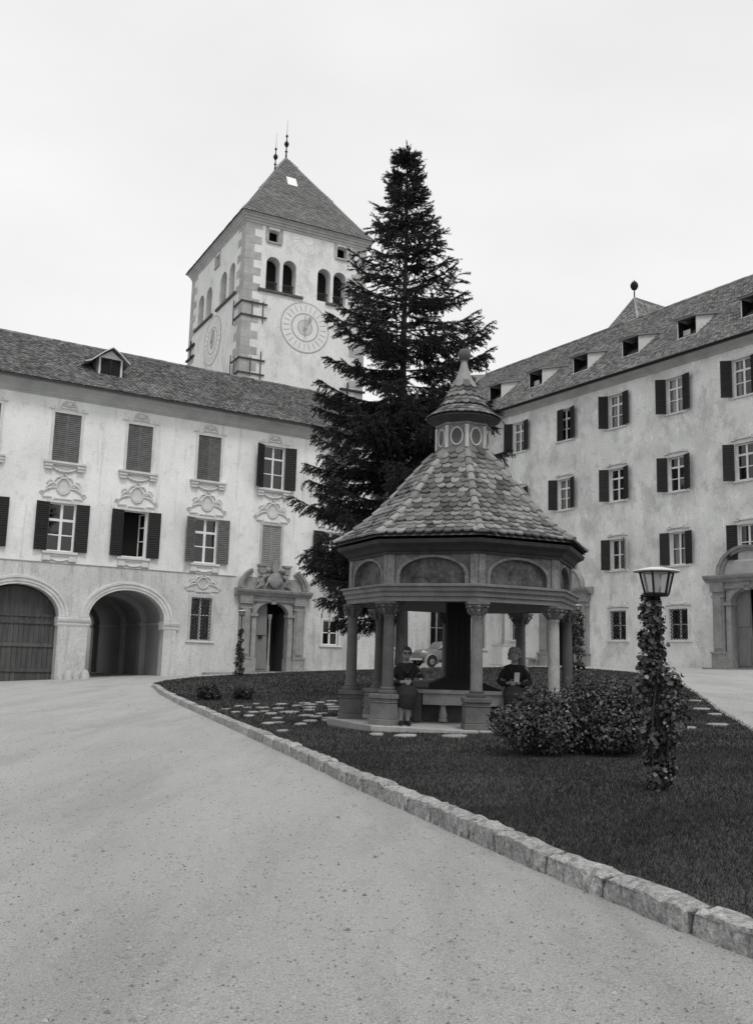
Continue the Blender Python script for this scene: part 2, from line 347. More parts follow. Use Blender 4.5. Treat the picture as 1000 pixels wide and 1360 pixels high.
# grass blades
def inside(poly, X, Y):
    c = np.zeros(len(X), bool); n = len(poly); j = n-1
    for i in range(n):
        xi, yi = poly[i]; xj, yj = poly[j]
        t = ((yi > Y) != (yj > Y)) & (X < (xj-xi)*(Y-yi)/(yj-yi+1e-12)+xi); c ^= t; j = i
    return c
def scatter(x0, x1, y0, y1, dens):
    k = int((x1-x0)*(y1-y0)*dens); X = nrg.uniform(x0, x1, k); Y = nrg.uniform(y0, y1, k)
    ok = inside(LAWN, X, Y) & (np.abs(X) < Y*.45+1.2)
    for (ax, ay), (bx, by) in zip(FRONT, FRONT[1:]):
        t = np.clip(((X-ax)*(bx-ax)+(Y-ay)*(by-ay))/((bx-ax)**2+(by-ay)**2), 0, 1); ok &= np.hypot(X-ax-t*(bx-ax), Y-ay-t*(by-ay)) > .185
    ok &= ~(((X-1.505)**2+(Y-16.41)**2) < 2.25**2)
    for (fx, fy, fw) in FL: ok &= ~(((X-fx)/(fw*.45))**2+((Y-fy)/(fw*.45))**2 < 1)
    return X[ok], Y[ok]
BL = []
for (y0, y1, dens, hh, ww) in ((3.4, 8, 5200, .036, .005), (8, 12, 2700, .038, .0068), (12, 18, 1000, .042, .011), (18, 27, 320, .055, .018), (27, 49.5, 110, .06, .028)):
    X, Y = scatter(-9, 11, y0, y1, dens); k = len(X)
    Z = GX*X+GY*Y+.10; a = nrg.uniform(0, 2*np.pi, k)
    clump = .75+.5*np.sin(X*2.1+np.sin(Y*1.3)*2)*np.sin(Y*1.7+np.cos(X*.9)*2)*.5+nrg.normal(0, .12, k)
    h = hh*np.clip(clump, .45, 1.6)*nrg.uniform(.7, 1.3, k); le = h*nrg.uniform(.2, 1.0, k); b2 = nrg.uniform(0, 2*np.pi, k)
    V = np.zeros((k, 3, 3)); dx = np.cos(a)*ww/2; dy = np.sin(a)*ww/2
    V[:, 0] = np.stack([X-dx, Y-dy, Z], 1); V[:, 1] = np.stack([X+dx, Y+dy, Z], 1); V[:, 2] = np.stack([X+np.cos(b2)*le, Y+np.sin(b2)*le, Z+h], 1)
    BL.append(V.reshape(-1, 3))
tag(fast_tris('grass', np.concatenate(BL), 'grass'), 'short dark mown grass covering the kerbed lawn', 'grass', kind='stuff')

# loose gravel on the drive
PB = []
k = 13000; Y = 2.6+nrg.random(k)**1.7*22; X = nrg.uniform(-.46, .42, k)*Y
ok = ~inside(LAWN, X, Y); X = X[ok]; Y = Y[ok]
sz = nrg.uniform(.003, .010, len(X))*np.where(nrg.random(len(X)) > .97, 2.0, 1)*(1+Y*.03)
base = np.array([(1, 0, 0), (-.5, .87, 0), (-.5, -.87, 0), (0, 0, 1)]); F = [(0, 1, 3), (1, 2, 3), (2, 0, 3)]
ang = nrg.uniform(0, 6.28, len(X)); ca, sa = np.cos(ang), np.sin(ang)
T = np.stack([np.stack([ca[:, None]*base[:, 0]-sa[:, None]*base[:, 1], sa[:, None]*base[:, 0]+ca[:, None]*base[:, 1], np.broadcast_to(base[:, 2]*.6, (len(X), 4))], 2)], 0)[0]
T = T*sz[:, None, None]+np.stack([X, Y, GX*X+GY*Y+.001], 1)[:, None, :]
tag(fast_tris('loose_gravel', np.concatenate([T[:, f, :] for f in F], 0).reshape(-1, 3), 'pebble'), 'loose small pebbles strewn over the gravel drive', 'gravel', kind='stuff')

# ================================================================ building pieces
CACHE = {}
def leaf_mesh(wd, h, m, mir=False):
    key = ('leaf', round(wd, 2), round(h, 2), m, mir)
    if key in CACHE: return CACHE[key]
    q = MB(); s = .065
    q.box(0, s, -.02, .02, 0, h); q.box(wd-s, wd, -.02, .02, 0, h)
    for z in (0, h*.38, h-.09): q.box(s, wd-s, -.018, .018, z, z+.09)
    n = int(h/.095)
    for i in range(n):
        z = h*(i+.5)/n
        if any(zz-.02 < z < zz+.11 for zz in (0, h*.38, h-.09)): continue
        for g_ in (-1, 1): q.add([(s, g_*.026, z-.03), (wd-s, g_*.026, z-.03), (wd-s, g_*.002, z+.026), (s, g_*.002, z+.026), (s, g_*.016, z-.038), (wd-s, g_*.016, z-.038)], [(0, 1, 2, 3), (4, 5, 1, 0)])
    q.box(s, wd-s, -.001, .001, .02, h-.02)
    if mir: q.v = [(-x, y, z) for x, y, z in q.v]
    CACHE[key] = q.mesh('shutter', m); return CACHE[key]
def sash_mesh(wd, h, cols, rows, bar=.055):
    key = ('sash', round(wd, 2), round(h, 2), cols, tuple(rows), bar)
    if key in CACHE: return CACHE[key]
    q = MB(); x0 = -wd/2; f = .06
    q.box(x0, x0+f, .14, .21, 0, h); q.box(-x0-f, -x0, .14, .21, 0, h); q.box(x0+f, -x0-f, .14, .21, 0, f); q.box(x0+f, -x0-f, .14, .21, h-f, h)
    cells = []; W = wd-2*f; ce = [x0+f+W*i/cols for i in range(cols+1)]; re = [f+(h-2*f)*r for r in (0, *rows, 1)]
    for i in range(1, cols): q.box(ce[i]-bar*.9, ce[i]+bar*.9, .145, .205, f, h-f)
    for j, r in enumerate(re[1:-1]):
        t = bar*.85 if len(rows) == 2 and j == 1 else bar*.4
        for i in range(cols): q.box(ce[i]+(bar*.9 if i else 0), ce[i+1]-(bar*.9 if i < cols-1 else 0), .15, .20, r-t, r+t)
    for i in range(cols):
        for j in range(len(re)-1): cells.append(((ce[i]+ce[i+1])/2, (re[j]+re[j+1])/2, W/cols, re[j+1]-re[j]))
    CACHE[key] = (q.mesh('frame', 'white_paint'), cells); return CACHE[key]
def pane_mesh(wd, h):
    key = ('pane', round(wd, 2), round(h, 2))
    if key not in CACHE: CACHE[key] = MB().quad((-wd/2, 0, -h/2), (wd/2, 0, -h/2), (wd/2, 0, h/2), (-wd/2, 0, h/2)).mesh('pane', 'glass')
    return CACHE[key]
def dark_backing_mesh(wd, h):  # black box behind each window, its darkness painted
    key = ('interior_shade', round(wd, 2), round(h, 2))
    if key not in CACHE: CACHE[key] = MB().box(-wd/2-.02, wd/2+.02, .8, .84, -.02, h+.02).box(-wd/2-.04, -wd/2-.02, .3, .84, -.02, h+.02).box(wd/2+.02, wd/2+.04, .3, .84, -.02, h+.02).box(-wd/2, wd/2, .3, .84, -.06, -.02).box(-wd/2, wd/2, .3, .84, h+.02, h+.06).mesh('dark_backing', 'interior_shade')
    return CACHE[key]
def surround_mesh(wd, h, kind):
    key = ('sur', round(wd, 2), round(h, 2), kind)
    if key in CACHE: return CACHE[key]
    q = MB(); t = .13 if kind != 'thin' else .09; p = -.045
    q.box(-wd/2-t, -wd/2, p, .02, -.02, h); q.box(wd/2, wd/2+t, p, .02, -.02, h); q.box(-wd/2-t, wd/2+t, p, .02, h, h+t)
    if kind == 'eared':          # stepped and broken lintel moulding
        z = h+t+.04
        q.box(-wd/2-t-.06, -wd/2+.1, p-.05, .015, z, z+.07); q.box(wd/2-.1, wd/2+t+.06, p-.05, .015, z, z+.07); q.box(-wd/2+.1, wd/2-.1, p-.045, .015, z+.035, z+.1)
        q.bar((-wd/2-t-.04, p-.02, z+.07), (-wd/2+.12, p-.02, z+.15), .05); q.bar((wd/2+t+.04, p-.02, z+.07), (wd/2-.12, p-.02, z+.15), .05)
    CACHE[key] = q.mesh('window', 'stucco' if kind != 'grey' else 'stucco_grey'); return CACHE[key]
def sill_mesh(wd, kind):
    key = ('sill', round(wd, 2), kind)
    if key in CACHE: return CACHE[key]
    q = MB(); a = wd/2
    if kind == 'rich':           # deep ledge on two stepped brackets with a hanging garland
        q.box(-a-.36, a+.36, -.2, .02, -.13, -.03); q.box(-a-.3, a+.3, -.14, .02, -.2, -.13)
        for s in (-1, 1):
            c = s*(a+.12)
            q.box(c-.18, c+.18, -.17, .02, -.28, -.2); q.box(c-.15, c+.15, -.13, .02, -.38, -.28); q.box(c-.17, c+.17, -.15, .02, -.43, -.38)
        P = [(-a+.02+(2*a-.04)*i/14, -.05, -.3-.2*math.sin(math.pi*i/14)) for i in range(15)]
        q.tube(P, [.03+.022*(i % 2)+.02*math.sin(math.pi*i/14) for i in range(15)], 6)
    elif kind == 'apron':
        q.box(-a-.2, a+.2, -.12, .02, -.13, -.02); q.box(-a-.14, a+.14, -.05, .02, -.24, -.13)
        for s in (-1, 1):
            c = s*(a-.02); q.box(c-.16, c+.16, -.1, .02, -.36, -.24); q.box(c-.19, c+.19, -.12, .02, -.46, -.36)
        q.tube([(-a+.1+(2*a-.2)*i/12, -.04, -.3-.17*math.sin(math.pi*i/12)) for i in range(13)], .045, 6)
    else: q.box(-a-.22, a+.22, -.09, .02, -.1, -.02); 
    CACHE[key] = q.mesh('sill', 'stucco'); return CACHE[key]
def grille_mesh(wd, h):
    key = ('grille', round(wd, 2), round(h, 2))
    if key in CACHE: return CACHE[key]
    q = MB(); st = .17
    k = -h
    while k < wd:
        for sgn in (1, -1):
            x0 = max(0, k); z0 = x0-k; x1 = min(wd, k+h); z1 = x1-k
            if x1-x0 > .02:
                A = (x0-wd/2, .06, z0) if sgn == 1 else (wd/2-x0, .075, z0); B = (x1-wd/2, .06, z1) if sgn == 1 else (wd/2-x1, .075, z1); q.bar(A, B, .018)
        k += st
    CACHE[key] = q.mesh('grille', 'iron'); return CACHE[key]
def window(parent, u, z, wd, h, kind='plain', sill='plain', shut=None, smat='shutter_dark', cols=2, rows=(.36, .68), closed=False, curtain=0, grille=False, openleaf=False, bar=.055):
    win = mobj('window', surround_mesh(wd, h, kind), parent, (u, 0, z))
    mobj('dark_backing', dark_backing_mesh(wd, h), win)
    if sill: mobj('sill', sill_mesh(wd, sill), win)
    if not closed:
        fme, cells = sash_mesh(wd, h, cols, rows, bar)
        if openleaf:             # one casement swung inwards
            q = MB(); q.box(-wd/2, -wd/2+.05, .14, .2, 0, h); q.box(wd/2-.05, wd/2, .14, .2, 0, h); q.box(-wd/2+.05, wd/2-.05, .14, .2, 0, .05); q.box(-wd/2+.05, wd/2-.05, .14, .2, h-.05, h)
            q.build('frame', 'white_paint', win)
            for s, ag in ((1, 74), (-1, 86)):
                q = MB(); L = wd/2-.06
                q.box(0, .06, -.02, .02, .06, h-.06); q.box(L-.06, L, -.02, .02, .06, h-.06)
                for zz in (.06, h*.36, h*.66, h-.12): q.box(.06, L-.06, -.02, .02, zz, zz+.05)
                cme = q.build('casement', 'white_paint', win, loc=(s*(wd/2-.05), .2, 0), rot=(0, 0, R(180-ag) if s > 0 else R(ag)))
        else:
            mobj('frame', fme, win)
            for (cx, cz, cw, ch) in cells: mobj('pane', pane_mesh(cw, ch), win, (cx, .178, cz), (rnd.gauss(0, .02), 0, rnd.gauss(0, .03)))
        if curtain:
            q = MB(); n = 9
            for s in (-1, 1):
                x0 = s*wd/2; x1 = s*wd/2*(1-curtain); P = []
                for i in range(n): x = x0+(x1-x0)*i/(n-1); P.append((x, .27+.015*math.sin(i*2.4)))
                for (xa, ya), (xb, yb) in zip(P, P[1:]): q.quad((xa, ya, .02), (xb, yb, .02), (xb, yb, h-.02), (xa, ya, h-.02))
            q.build('curtain', 'curtain', win)
    if shut:
        me = leaf_mesh(wd/2, h, smat); me2 = leaf_mesh(wd/2, h, smat, True)
        if closed:
            mobj('shutter', me, win, (-wd/2, .03, 0)); mobj('shutter', me2, win, (wd/2, .03, 0))
        else:
            mobj('shutter', me, win, (-wd/2, -.075, 0), (0, 0, -R(shut[0]))); mobj('shutter', me2, win, (wd/2, -.075, 0), (0, 0, R(shut[1])))
    if grille: mobj('grille', grille_mesh(wd, h), win)
    return win
def cartouche_mesh():
    if 'cart' in CACHE: return CACHE['cart']
    q = MB(); y = -.03
    sh = []
    for i in range(28):          # heart shaped shield
        t = 2*math.pi*i/28; sh.append((.36*math.sin(t)*(1+.12*math.cos(2*t)), y, .02+.34*math.cos(t)+.05*math.cos(3*t)))
    q.tube(sh, .045, 6, closed=True); q.tube([(p[0]*.78, y+.01, p[2]*.78) for p in sh], .02, 5, closed=True)
    q.quad(*[(p[0]*.95, -.012, p[2]*.95) for p in sh])
    for s in (-1, 1):
        q.tube([(s*(.38+.5*i/12+.02*math.sin(i)), y, .1-.42*(i/12)**1.3+.16*math.sin(math.pi*i/12)) for i in range(13)], [.03+.03*math.sin(math.pi*i/12) for i in range(13)], 6)
        q.tube([(s*(.34+.62*i/12), y, -.08-.28*(i/12)+.1*math.sin(math.pi*i/12)) for i in range(13)], [.02+.035*math.sin(math.pi*i/12) for i in range(13)], 6)
        q.tube([(s*(.97+.11*math.cos(a)*(1-a/14)), y, -.36+.11*math.sin(a)*(1-a/14)) for a in [k*.5 for k in range(16)]], .028, 5)
        q.tube([(s*(.15+.3*i/10), y, .40+.14*math.sin(math.pi*i/10)-.2*(i/10)) for i in range(11)], [.02+.03*math.sin(math.pi*i/10) for i in range(11)], 6)
        for k in range(4):
            a = .5+k*.32; q.tube([(s*(.42+.0*k), y, .0+.02*k), (s*(.42+.3*math.cos(a*.7)), y, .02+.3*math.sin(a*.7)), (s*(.42+.42*math.cos(a*.5)), y, .0+.34*math.sin(a*.6))], [.02, .035, .012], 5)
        q.box(s*.72-.22, s*.72+.22, -.06, .01, -.56, -.5)
    q.tube([(.14*math.sin(t), y-.01, .5+.1*math.cos(t)) for t in [k*.7 for k in range(9)]], .045, 6)
    q.box(-.42, .42, -.07, .01, -.62, -.55)
    CACHE['cart'] = q.mesh('cartouche', 'stucco', smooth=True); return CACHE['cart']
def tiles(mb, u0, u1, y0, z0, y1, z1, tw, tl, skip=None, rg=None, seed=1):
    """rows of single tiles on a slope rising from (y0,z0) to (y1,z1); each tile a tilted plate with a front edge"""
    r = np.random.default_rng(seed); L = math.hypot(y1-y0, z1-z0); n = int(L/tl); sy, sz = (y1-y0)/L, (z1-z0)/L; ny, nz = -sz, sy
    V = []
    for i in range(n):
        s0 = i*tl; s1 = s0+tl*1.25
        k = int((u1-u0)/tw); U = u0+(np.arange(k)+.5+(i % 2)*.5)*tw
        if rg: lo, hi = rg(s0/L); U = U[(U > lo) & (U < hi)]
        if skip is not None: U = U[~skip(U, y0+sy*(s0+tl*.5))]
        k = len(U)
        if not k: continue
        j = r.normal(0, .006, k); h0 = .038+j+r.uniform(0, .014, k); h1 = .006+r.uniform(-.003, .004, k); sk = r.normal(0, .008, k); t = r.uniform(-.012, .012, k)
        w2 = tw*.48
        def pt(du, s, h): return np.stack([U+du, np.full(k, y0)+sy*(s)+ny*h, np.full(k, z0)+sz*(s)+nz*h], 1)
        A = pt(-w2, s0+sk-t, h0); B = pt(w2, s0+sk+t, h0); Bm = pt(w2*.55, s0+sk+t-.035, h0); Am = pt(-w2*.55, s0+sk-t-.035, h0)
        C2 = pt(w2, s1, h1); D2 = pt(-w2, s1, h1); A0 = pt(-w2, s0+sk-t, h0-.03); B0 = pt(w2, s0+sk+t, h0-.03); Am0 = pt(-w2*.55, s0+sk-t-.035, h0-.03); Bm0 = pt(w2*.55, s0+sk+t-.035, h0-.03)
        V.append(np.stack([A, Am, Bm, B, C2, D2, A0, Am0, Bm0, B0], 1).reshape(-1, 3))
    V = np.concatenate(V); base = len(mb.v); k = len(V)//10
    mb.v += [tuple(p) for p in V.tolist()]
    for i in range(k):
        a = base+i*10; mb.f += [(a, a+1, a+2, a+3, a+4, a+5), (a+6, a+7, a+1, a), (a+7, a+8, a+2, a+1), (a+8, a+9, a+3, a+2)]
    return mb
def portal(parent, u, zb, broken=True, leafdoor=True):
    p = MB()                     # stone frame round the arched doorway
    T = arch_pts(-.93, .93, 3.0, .6, 18); O = arch_pts(-1.2, 1.2, 3.0, .86, 18)
    for (a, b2), (c, d) in zip(zip(T, T[1:]), zip(O, O[1:])):
        p.add([(a[0], -.16, a[1]), (b2[0], -.16, b2[1]), (d[0], -.16, d[1]), (c[0], -.16, c[1]), (a[0], .3, a[1]), (b2[0], .3, b2[1]), (d[0], 0, d[1]), (c[0], 0, c[1])], [(0, 1, 2, 3), (0, 4, 5, 1), (3, 2, 6, 7)])
        p.quad((c[0], -.10, c[1]), (d[0], -.10, d[1]), (d[0], -.10, 3.92), (c[0], -.10, 3.92))
    po = p.build('portal', 'portal_stone', parent, loc=(u, 0, zb))
    for s in (-1, 1):
        q = MB(); q.box(s*1.06-.13, s*1.06+.13, -.16, .3, .7, 2.86); q.box(s*1.07-.2, s*1.07+.2, -.23, .3, 2.86, 3.0); q.box(s*1.07-.18, s*1.07+.18, -.22, .3, -.4, .7)
        q.build('door_jamb', 'portal_stone', po)
        q = MB(); c = s*1.58
        q.box(c-.3, c+.3, -.2, .02, .72, 3.5); q.box(c-.2, c+.2, -.26, -.2, .9, 3.3); q.box(c-.36, c+.36, -.3, .02, -.4, .72); q.box(c-.4, c+.4, -.33, .02, .66, .74)
        q.box(c-.35, c+.35, -.27, .02, 3.24, 3.32); q.box(c-.36, c+.36, -.3, .02, 3.5, 3.6)
        q.build('pilaster', 'portal_stone', po)
    q = MB(); q.sweepx([(0, 3.6), (-.2, 3.6), (-.24, 3.68), (-.24, 3.74), (-.18, 3.76), (-.18, 3.93), (0, 3.93)], -1.98, 1.98)
    for s in (-1, 1): q.box(s*1.58-.36, s*1.58+.36, -.31, -.19, 3.602, 3.93)
    q.build('entablature', 'portal_stone', po)
    q = MB(); q.sweepx([(.02, 3.93), (-.28, 3.93), (-.32, 4.0), (-.4, 4.06), (-.46, 4.1), (-.5, 4.2), (-.5, 4.26), (.02, 4.3)], -2.2, 2.2); q.build('cornice', 'portal_stone', po)
    q = MB(); q.prism([(-.16, 3.9), (.16, 3.9), (.11, 3.52), (-.11, 3.52)], -.24, -.05); q.build('keystone', 'portal_stone', po)
    def seg(a0, a1, cx, sx):
        q = MB(); rings = []
        for i in range(11):
            t = a0+(a1-a0)*i/10; c, s2 = math.cos(t), math.sin(t)
            rings.append([(cx+sx*r*c, y, 4.28+r*s2*.82) for r, y in ((1.3, .02), (1.3, -.2), (1.42, -.22), (1.44, -.32), (1.58, -.36), (1.58, .02))])
        q.loft(rings); return q
    if broken:
        for sx in (-1, 1): seg(.02, .95, sx*.45, sx).build('pediment_scroll', 'portal_stone', po)
        q = MB(); q.box(-1.55, 1.55, -.06, .02, 4.28, 4.9)
        for s in (-1, 1): q.box(s*.72-.17, s*.72+.17, -.26, .02, 5.12, 5.5); q.box(s*.72-.24, s*.72+.24, -.32, .02, 5.5, 5.6)
        q.build('pediment_field', 'portal_stone', po)
        q = MB()                 # carved arms with mitre
        sh = [(.45*math.sin(t), .36*math.cos(t)+.06*math.cos(3*t)+4.78) for t in [2*math.pi*i/20 for i in range(20)]]
        q.loft([[(x, -.1, z) for x, z in sh], [(x, -.3, z) for x, z in sh], [(x*.7, -.38, 4.78+(z-4.78)*.7) for x, z in sh]])
        q.loft([[(x*.8+.0, -.12, 5.2+z) for x, z in pl2] for pl2 in ([(-.2, 0), (.2, 0), (.27, .25), (0, .68), (-.27, .25)],)]+[[(x*.8, -.3, 5.2+z) for x, z in [(-.2, 0), (.2, 0), (.27, .25), (0, .68), (-.27, .25)]]])
        for s in (-1, 1):
            q.ell((s*.42, -.25, 5.3), .15, .13, .15); q.ell((s*.62, -.2, 4.95), .13, .1, .12); q.tube([(s*(.45+.6*i/10), -.2, 5.0-.62*(i/10)+.12*math.sin(i*.6)) for i in range(11)], [.1-.005*i for i in range(11)], 7)
            q.tube([(s*(.8+.16*math.cos(a)), -.2, 4.62+.16*math.sin(a)) for a in [k*.6 for k in range(10)]], .06, 6)
            q.tube([(s*(.2+.12*k), -.3, 5.05-.2*k) for k in range(4)], .05, 6)
        q.build('coat_of_arms', 'portal_stone', po, smooth=True)
    else:
        seg(.02, math.pi-.02, 0, 1).build('pediment_arch', 'portal_stone', po)
        q = MB(); q.prism([(1.4*math.cos(t), 4.28+1.4*.82*math.sin(t)) for t in [math.pi*i/14 for i in range(15)]], -.08, .02); q.build('pediment_field', 'stucco_grey', po)
    q = MB(); q.box(-1.0, 1.0, 1.2, 1.25, -.3, 4); q.box(-1.04, -.95, .3, 1.2, -.3, 4); q.box(.95, 1.04, .3, 1.2, -.3, 4); q.box(-1, 1, .3, 1.2, 3.65, 3.7); q.build('dark_backing', 'interior_shade', po)  # black box behind the doorway, painted dark in place of shade
    if leafdoor:
        for s in ((-1,) if broken else (-1, 1)):
            q = MB(); x0, x1 = (-.93, -.05) if s < 0 else (.05, .93)
            pl = [(x, z) for x, z in arch_pts(-.93, .93, 3.0, .58, 18) if x0-.001 <= x <= x1+.001]
            q.prism([(x0, -.1)]+[(x0, 3.0)]*(s > 0 and 0)+pl+([(x1, -.1)] if True else []), .22, .28)
            for z0, z1 in ((.15, 1.35), (1.9, 2.85)): q.box(x0+.12, x1-.12, .18, .225, z0, z1)
            q.build('door_leaf', 'door_wood', po)
        if broken:
            q = MB(); q.box(-.62, -.4, .15, .2, 1.72, 1.9); q.build('notice', 'iron', po)
            q = MB(); q.lathe([(.09, -.1), (.09, .3), (.06, .35), (.055, 2.5), (.08, 2.55), (.05, 2.62), (.09, 2.8), (.12, 2.9), (.12, 3.0)], 10, (.02, .2)); q.build('door_post', 'portal_stone', po, smooth=True)
            q = MB(); q.box(0, .05, 0, .85, -.1, 3.1); q.build('open_door_leaf', 'dark_wood', po, loc=(.9, .3, 0), rot=(0, 0, R(8)))
    return po
# ================================================================ west wing (left)
LW = emp('abbey_wing', (-14.980, 44.058, 0), R(32.36), 'three storey plastered abbey wing on the left with arched passage and carved portal', 'building')
UC = [-3.6, .10, 3.67, 7.37, 11.10, 14.85, 18.55, 22.25]; UW, UZ, UH = 1.26, 10.25, 2.34
LC = [-3.5, .18, 3.72, 7.42, 11.15, 14.85, 18.55, 22.25]; LWD, LZ, LH = 1.24, 5.97, 2.28
ops_u = [(c-UW/2, c+UW/2, UZ, UZ+UH) for c in UC]+[(c-LWD/2, c+LWD/2, LZ, LZ+LH) for c in LC]
GWN = [(7.40, 2.05, 1.1, 2.15), (14.98, 2.05, 1.0, 1.33), (18.7, 2.05, 1.15, 2.1), (22.25, 2.11, 1.15, 2.35), (25.3, 2.15, .9, 2.3)]
ops_l = [(c-wd/2, c+wd/2, z, z+h) for c, z, wd, h in GWN]
ops_l += [(1.74, 5.46, -.8, 4.36, 1.42, .5), (-3.36, .36, -.8, 4.34, 1.42, .55), (11.35-.94, 11.35+.94, -.8, 4.16, .6, .3)]
wall(MB(), -12, 26.17, 5.42, 13.5, ops_u).build('wall', 'plaster', LW)
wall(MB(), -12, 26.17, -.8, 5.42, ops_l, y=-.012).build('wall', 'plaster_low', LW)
q = MB(); q.quad((-12, 12, -1), (1.74, 12, -1), (1.74, 12, 14), (-12, 12, 14)); q.quad((5.46, 12, -1), (26.17, 12, -1), (26.17, 12, 14), (5.46, 12, 14)); q.quad((1.74, 12, 4.3), (5.46, 12, 4.3), (5.46, 12, 14), (1.74, 12, 14)); q.quad((-12, 0, -1), (-12, 12, -1), (-12, 12, 14), (-12, 0, 14)); q.quad((26.17, 0, -1), (26.17, 12, -1), (26.17, 12, 14), (26.17, 0, 14))
q.build('rear_wall', 'plaster_dim', LW)
MB().sweepx([(.01, 5.39), (-.04, 5.39), (-.055, 5.42), (-.04, 5.45), (.01, 5.45)], -12, 9.2).build('string_course', 'stucco_grey', LW)
# eaves cornice, gutter, roof
MB().sweepx([(.05, 13.3), (-.06, 13.3), (-.10, 13.38), (-.14, 13.4), (-.2, 13.52), (-.32, 13.66), (-.48, 13.74), (-.52, 13.76), (-.52, 13.86), (-.6, 13.9), (-.6, 13.95), (.05, 13.97)], -12, 26.1).build('cornice', 'cornice', LW)
E0, E1, RY, RZ = -.72, 13.97, 6.0, 18.0
dor = lambda U, y: (U > 1.62) & (U < 3.1) & (y > 1.5) & (y < 3.2)
rf = MB(); rf.quad((-12, E0, E1-.04), (26.17, E0, E1-.04), (26.17, RY, RZ-.02), (-12, RY, RZ-.02)); rf.quad((-12, RY, RZ-.02), (26.17, RY, RZ-.02), (26.17, 12.7, E1-.04), (-12, 12.7, E1-.04)); rf.quad((-12, E0, E1-.04), (26.17, E0, E1-.04), (26.17, E0+.02, E1-.12), (-12, E0+.02, E1-.12)); rf.quad((-12, E0+.02, E1-.12), (26.17, E0+.02, E1-.12), (26.17, 0, E1-.05), (-12, 0, E1-.05))
rf.quad((-12, E0, E1), (-12, RY, RZ), (-12, 12.7, E1))
roofL = rf.build('roof', 'roof_bed', LW)
tag(tiles(MB(), -12, 26.1, E0-.04, E1-.03, RY, RZ, .175, .165, dor, seed=3).build('roof_tiles', 'roof_tile', roofL), kind='stuff')
q = MB()
for i in range(95): u = -12+i*.4; q.tube([(u, RY, RZ-.03+rnd.uniform(-.012, .012)), (u+.43, RY, RZ-.01+rnd.uniform(-.012, .012))], [.13, .11], 8)
tag(q.build('ridge_tiles', 'roof_tile', roofL), kind='stuff')
# roof dormer
q = MB(); yf = 1.5; q.box(1.76, 1.86, yf, yf+.08, 15.1, 16.2); q.box(2.88, 2.98, yf, yf+.08, 15.1, 16.2); q.box(1.7, 3.05, yf-.08, yf+.1, 15.02, 15.12); q.prism([(1.76, 16.18), (2.98, 16.18), (2.37, 16.62)], yf+.01, yf+.06)
q.quad((1.76, yf, 15.1), (1.76, yf, 16.2), (1.76, 3.3, 16.2)); q.quad((2.98, yf, 15.1), (2.98, yf, 16.2), (2.98, 3.3, 16.2))
dm = q.build('dormer', 'pale_paint', LW)
q = MB()
for i in range(14): z = 15.16+i*.073; q.add([(1.86, yf+.02, z-.02), (2.88, yf+.02, z-.02), (2.88, yf+.06, z+.04), (1.86, yf+.06, z+.04)], [(0, 1, 2, 3)])
q.box(2.34, 2.40, yf-.005, yf+.05, 15.12, 16.18); q.box(1.86, 2.88, yf+.08, yf+.1, 15.1, 16.2); q.build('louvre', 'shutter_dark', dm)
q = MB(); prf = [(1.02, 15.78), (1.3, 15.88), (1.55, 16.1), (1.95, 16.45), (2.37, 16.74), (2.79, 16.45), (3.1, 16.17), (3.3, 16.0)]
for (a, b2), (c, d) in zip(prf, prf[1:]): q.add([(a, yf-.25, b2), (c, yf-.25, d), (c, 4.2, d), (a, 4.2, b2), (a, yf-.25, b2-.06), (c, yf-.25, d-.06), (c, 4.2, d-.06), (a, 4.2, b2-.06)], [(0, 1, 2, 3), (0, 4, 5, 1), (4, 7, 6, 5), (0, 3, 7, 4), (1, 5, 6, 2)])
q.build('dormer_roof', 'roof_tile', dm)
q = MB()
for (a, b2), (c, d) in zip(prf, prf[1:]): q.bar((a, yf-.27, b2-.02), (c, yf-.27, d-.02), .05, .05)
q.build('verge_board', 'pale_paint', dm)
# windows
for i, c in enumerate(UC):
    op = i == 4 or i == 6
    window(LW, c, UZ, UW, UH, 'plain', 'rich', (148, 166) if op else (0, 0), 'shutter_dark' if op else 'shutter_mid', 2, (.34, .72), closed=not op)
    if i: mobj('cartouche', cartouche_mesh(), LW, (c+.03, 0, 9.03), None).scale = (1.0, 1, 1.0)
    q = MB()                     # scrolled stucco ornament over the upper windows
    for s in (-1, 1):
        q.tube([(s*(.06+.62*k/12), -.02, 12.98+.16*math.sin(k*.55)-.12*(k/12)) for k in range(13)], [.05-.002*k for k in range(13)], 6); q.box(s*.62-.3, s*.62+.3, -.05, .01, 12.74, 12.79)
    q.tube([(.3*math.cos(a), -.02, 13.06+.12*math.sin(a)) for a in [2*math.pi*k/14 for k in range(14)]], .04, 6, closed=True); q.box(-.34, .34, -.06, .01, 12.80, 12.85)
    q.build('window_crest', 'stucco', LW, smooth=True, loc=(c, 0, 0))
for i, c in enumerate(LC):
    if i == 4: window(LW, c, LZ+.02, 1.1, LH, 'grey', 'apron', (0, 0), 'shutter_pale', closed=True)
    elif i == 2: window(LW, c, LZ, LWD, LH, 'plain', 'apron', (170, 172), openleaf=True)
    else: window(LW, c, LZ, LWD, LH, 'plain', 'apron', (172, 173) if i != 3 else (153, 170), 'shutter_dark' if i != 3 else 'shutter_mid', 2, (.33, .66) if i < 3 else (.36, .7), bar=.07)
for k, (c, z, wd, h) in enumerate(GWN):
    window(LW, c, z, wd, h, 'grey' if k != 1 else 'plain', 'plain', None, cols=2, rows=(.6,) if k == 0 else (.5,), grille=(k != 1))
mobj('cartouche', cartouche_mesh(), LW, (7.42, 0, 4.93)).scale = (.92, 1, .72)
portal(LW, 11.35, .55)
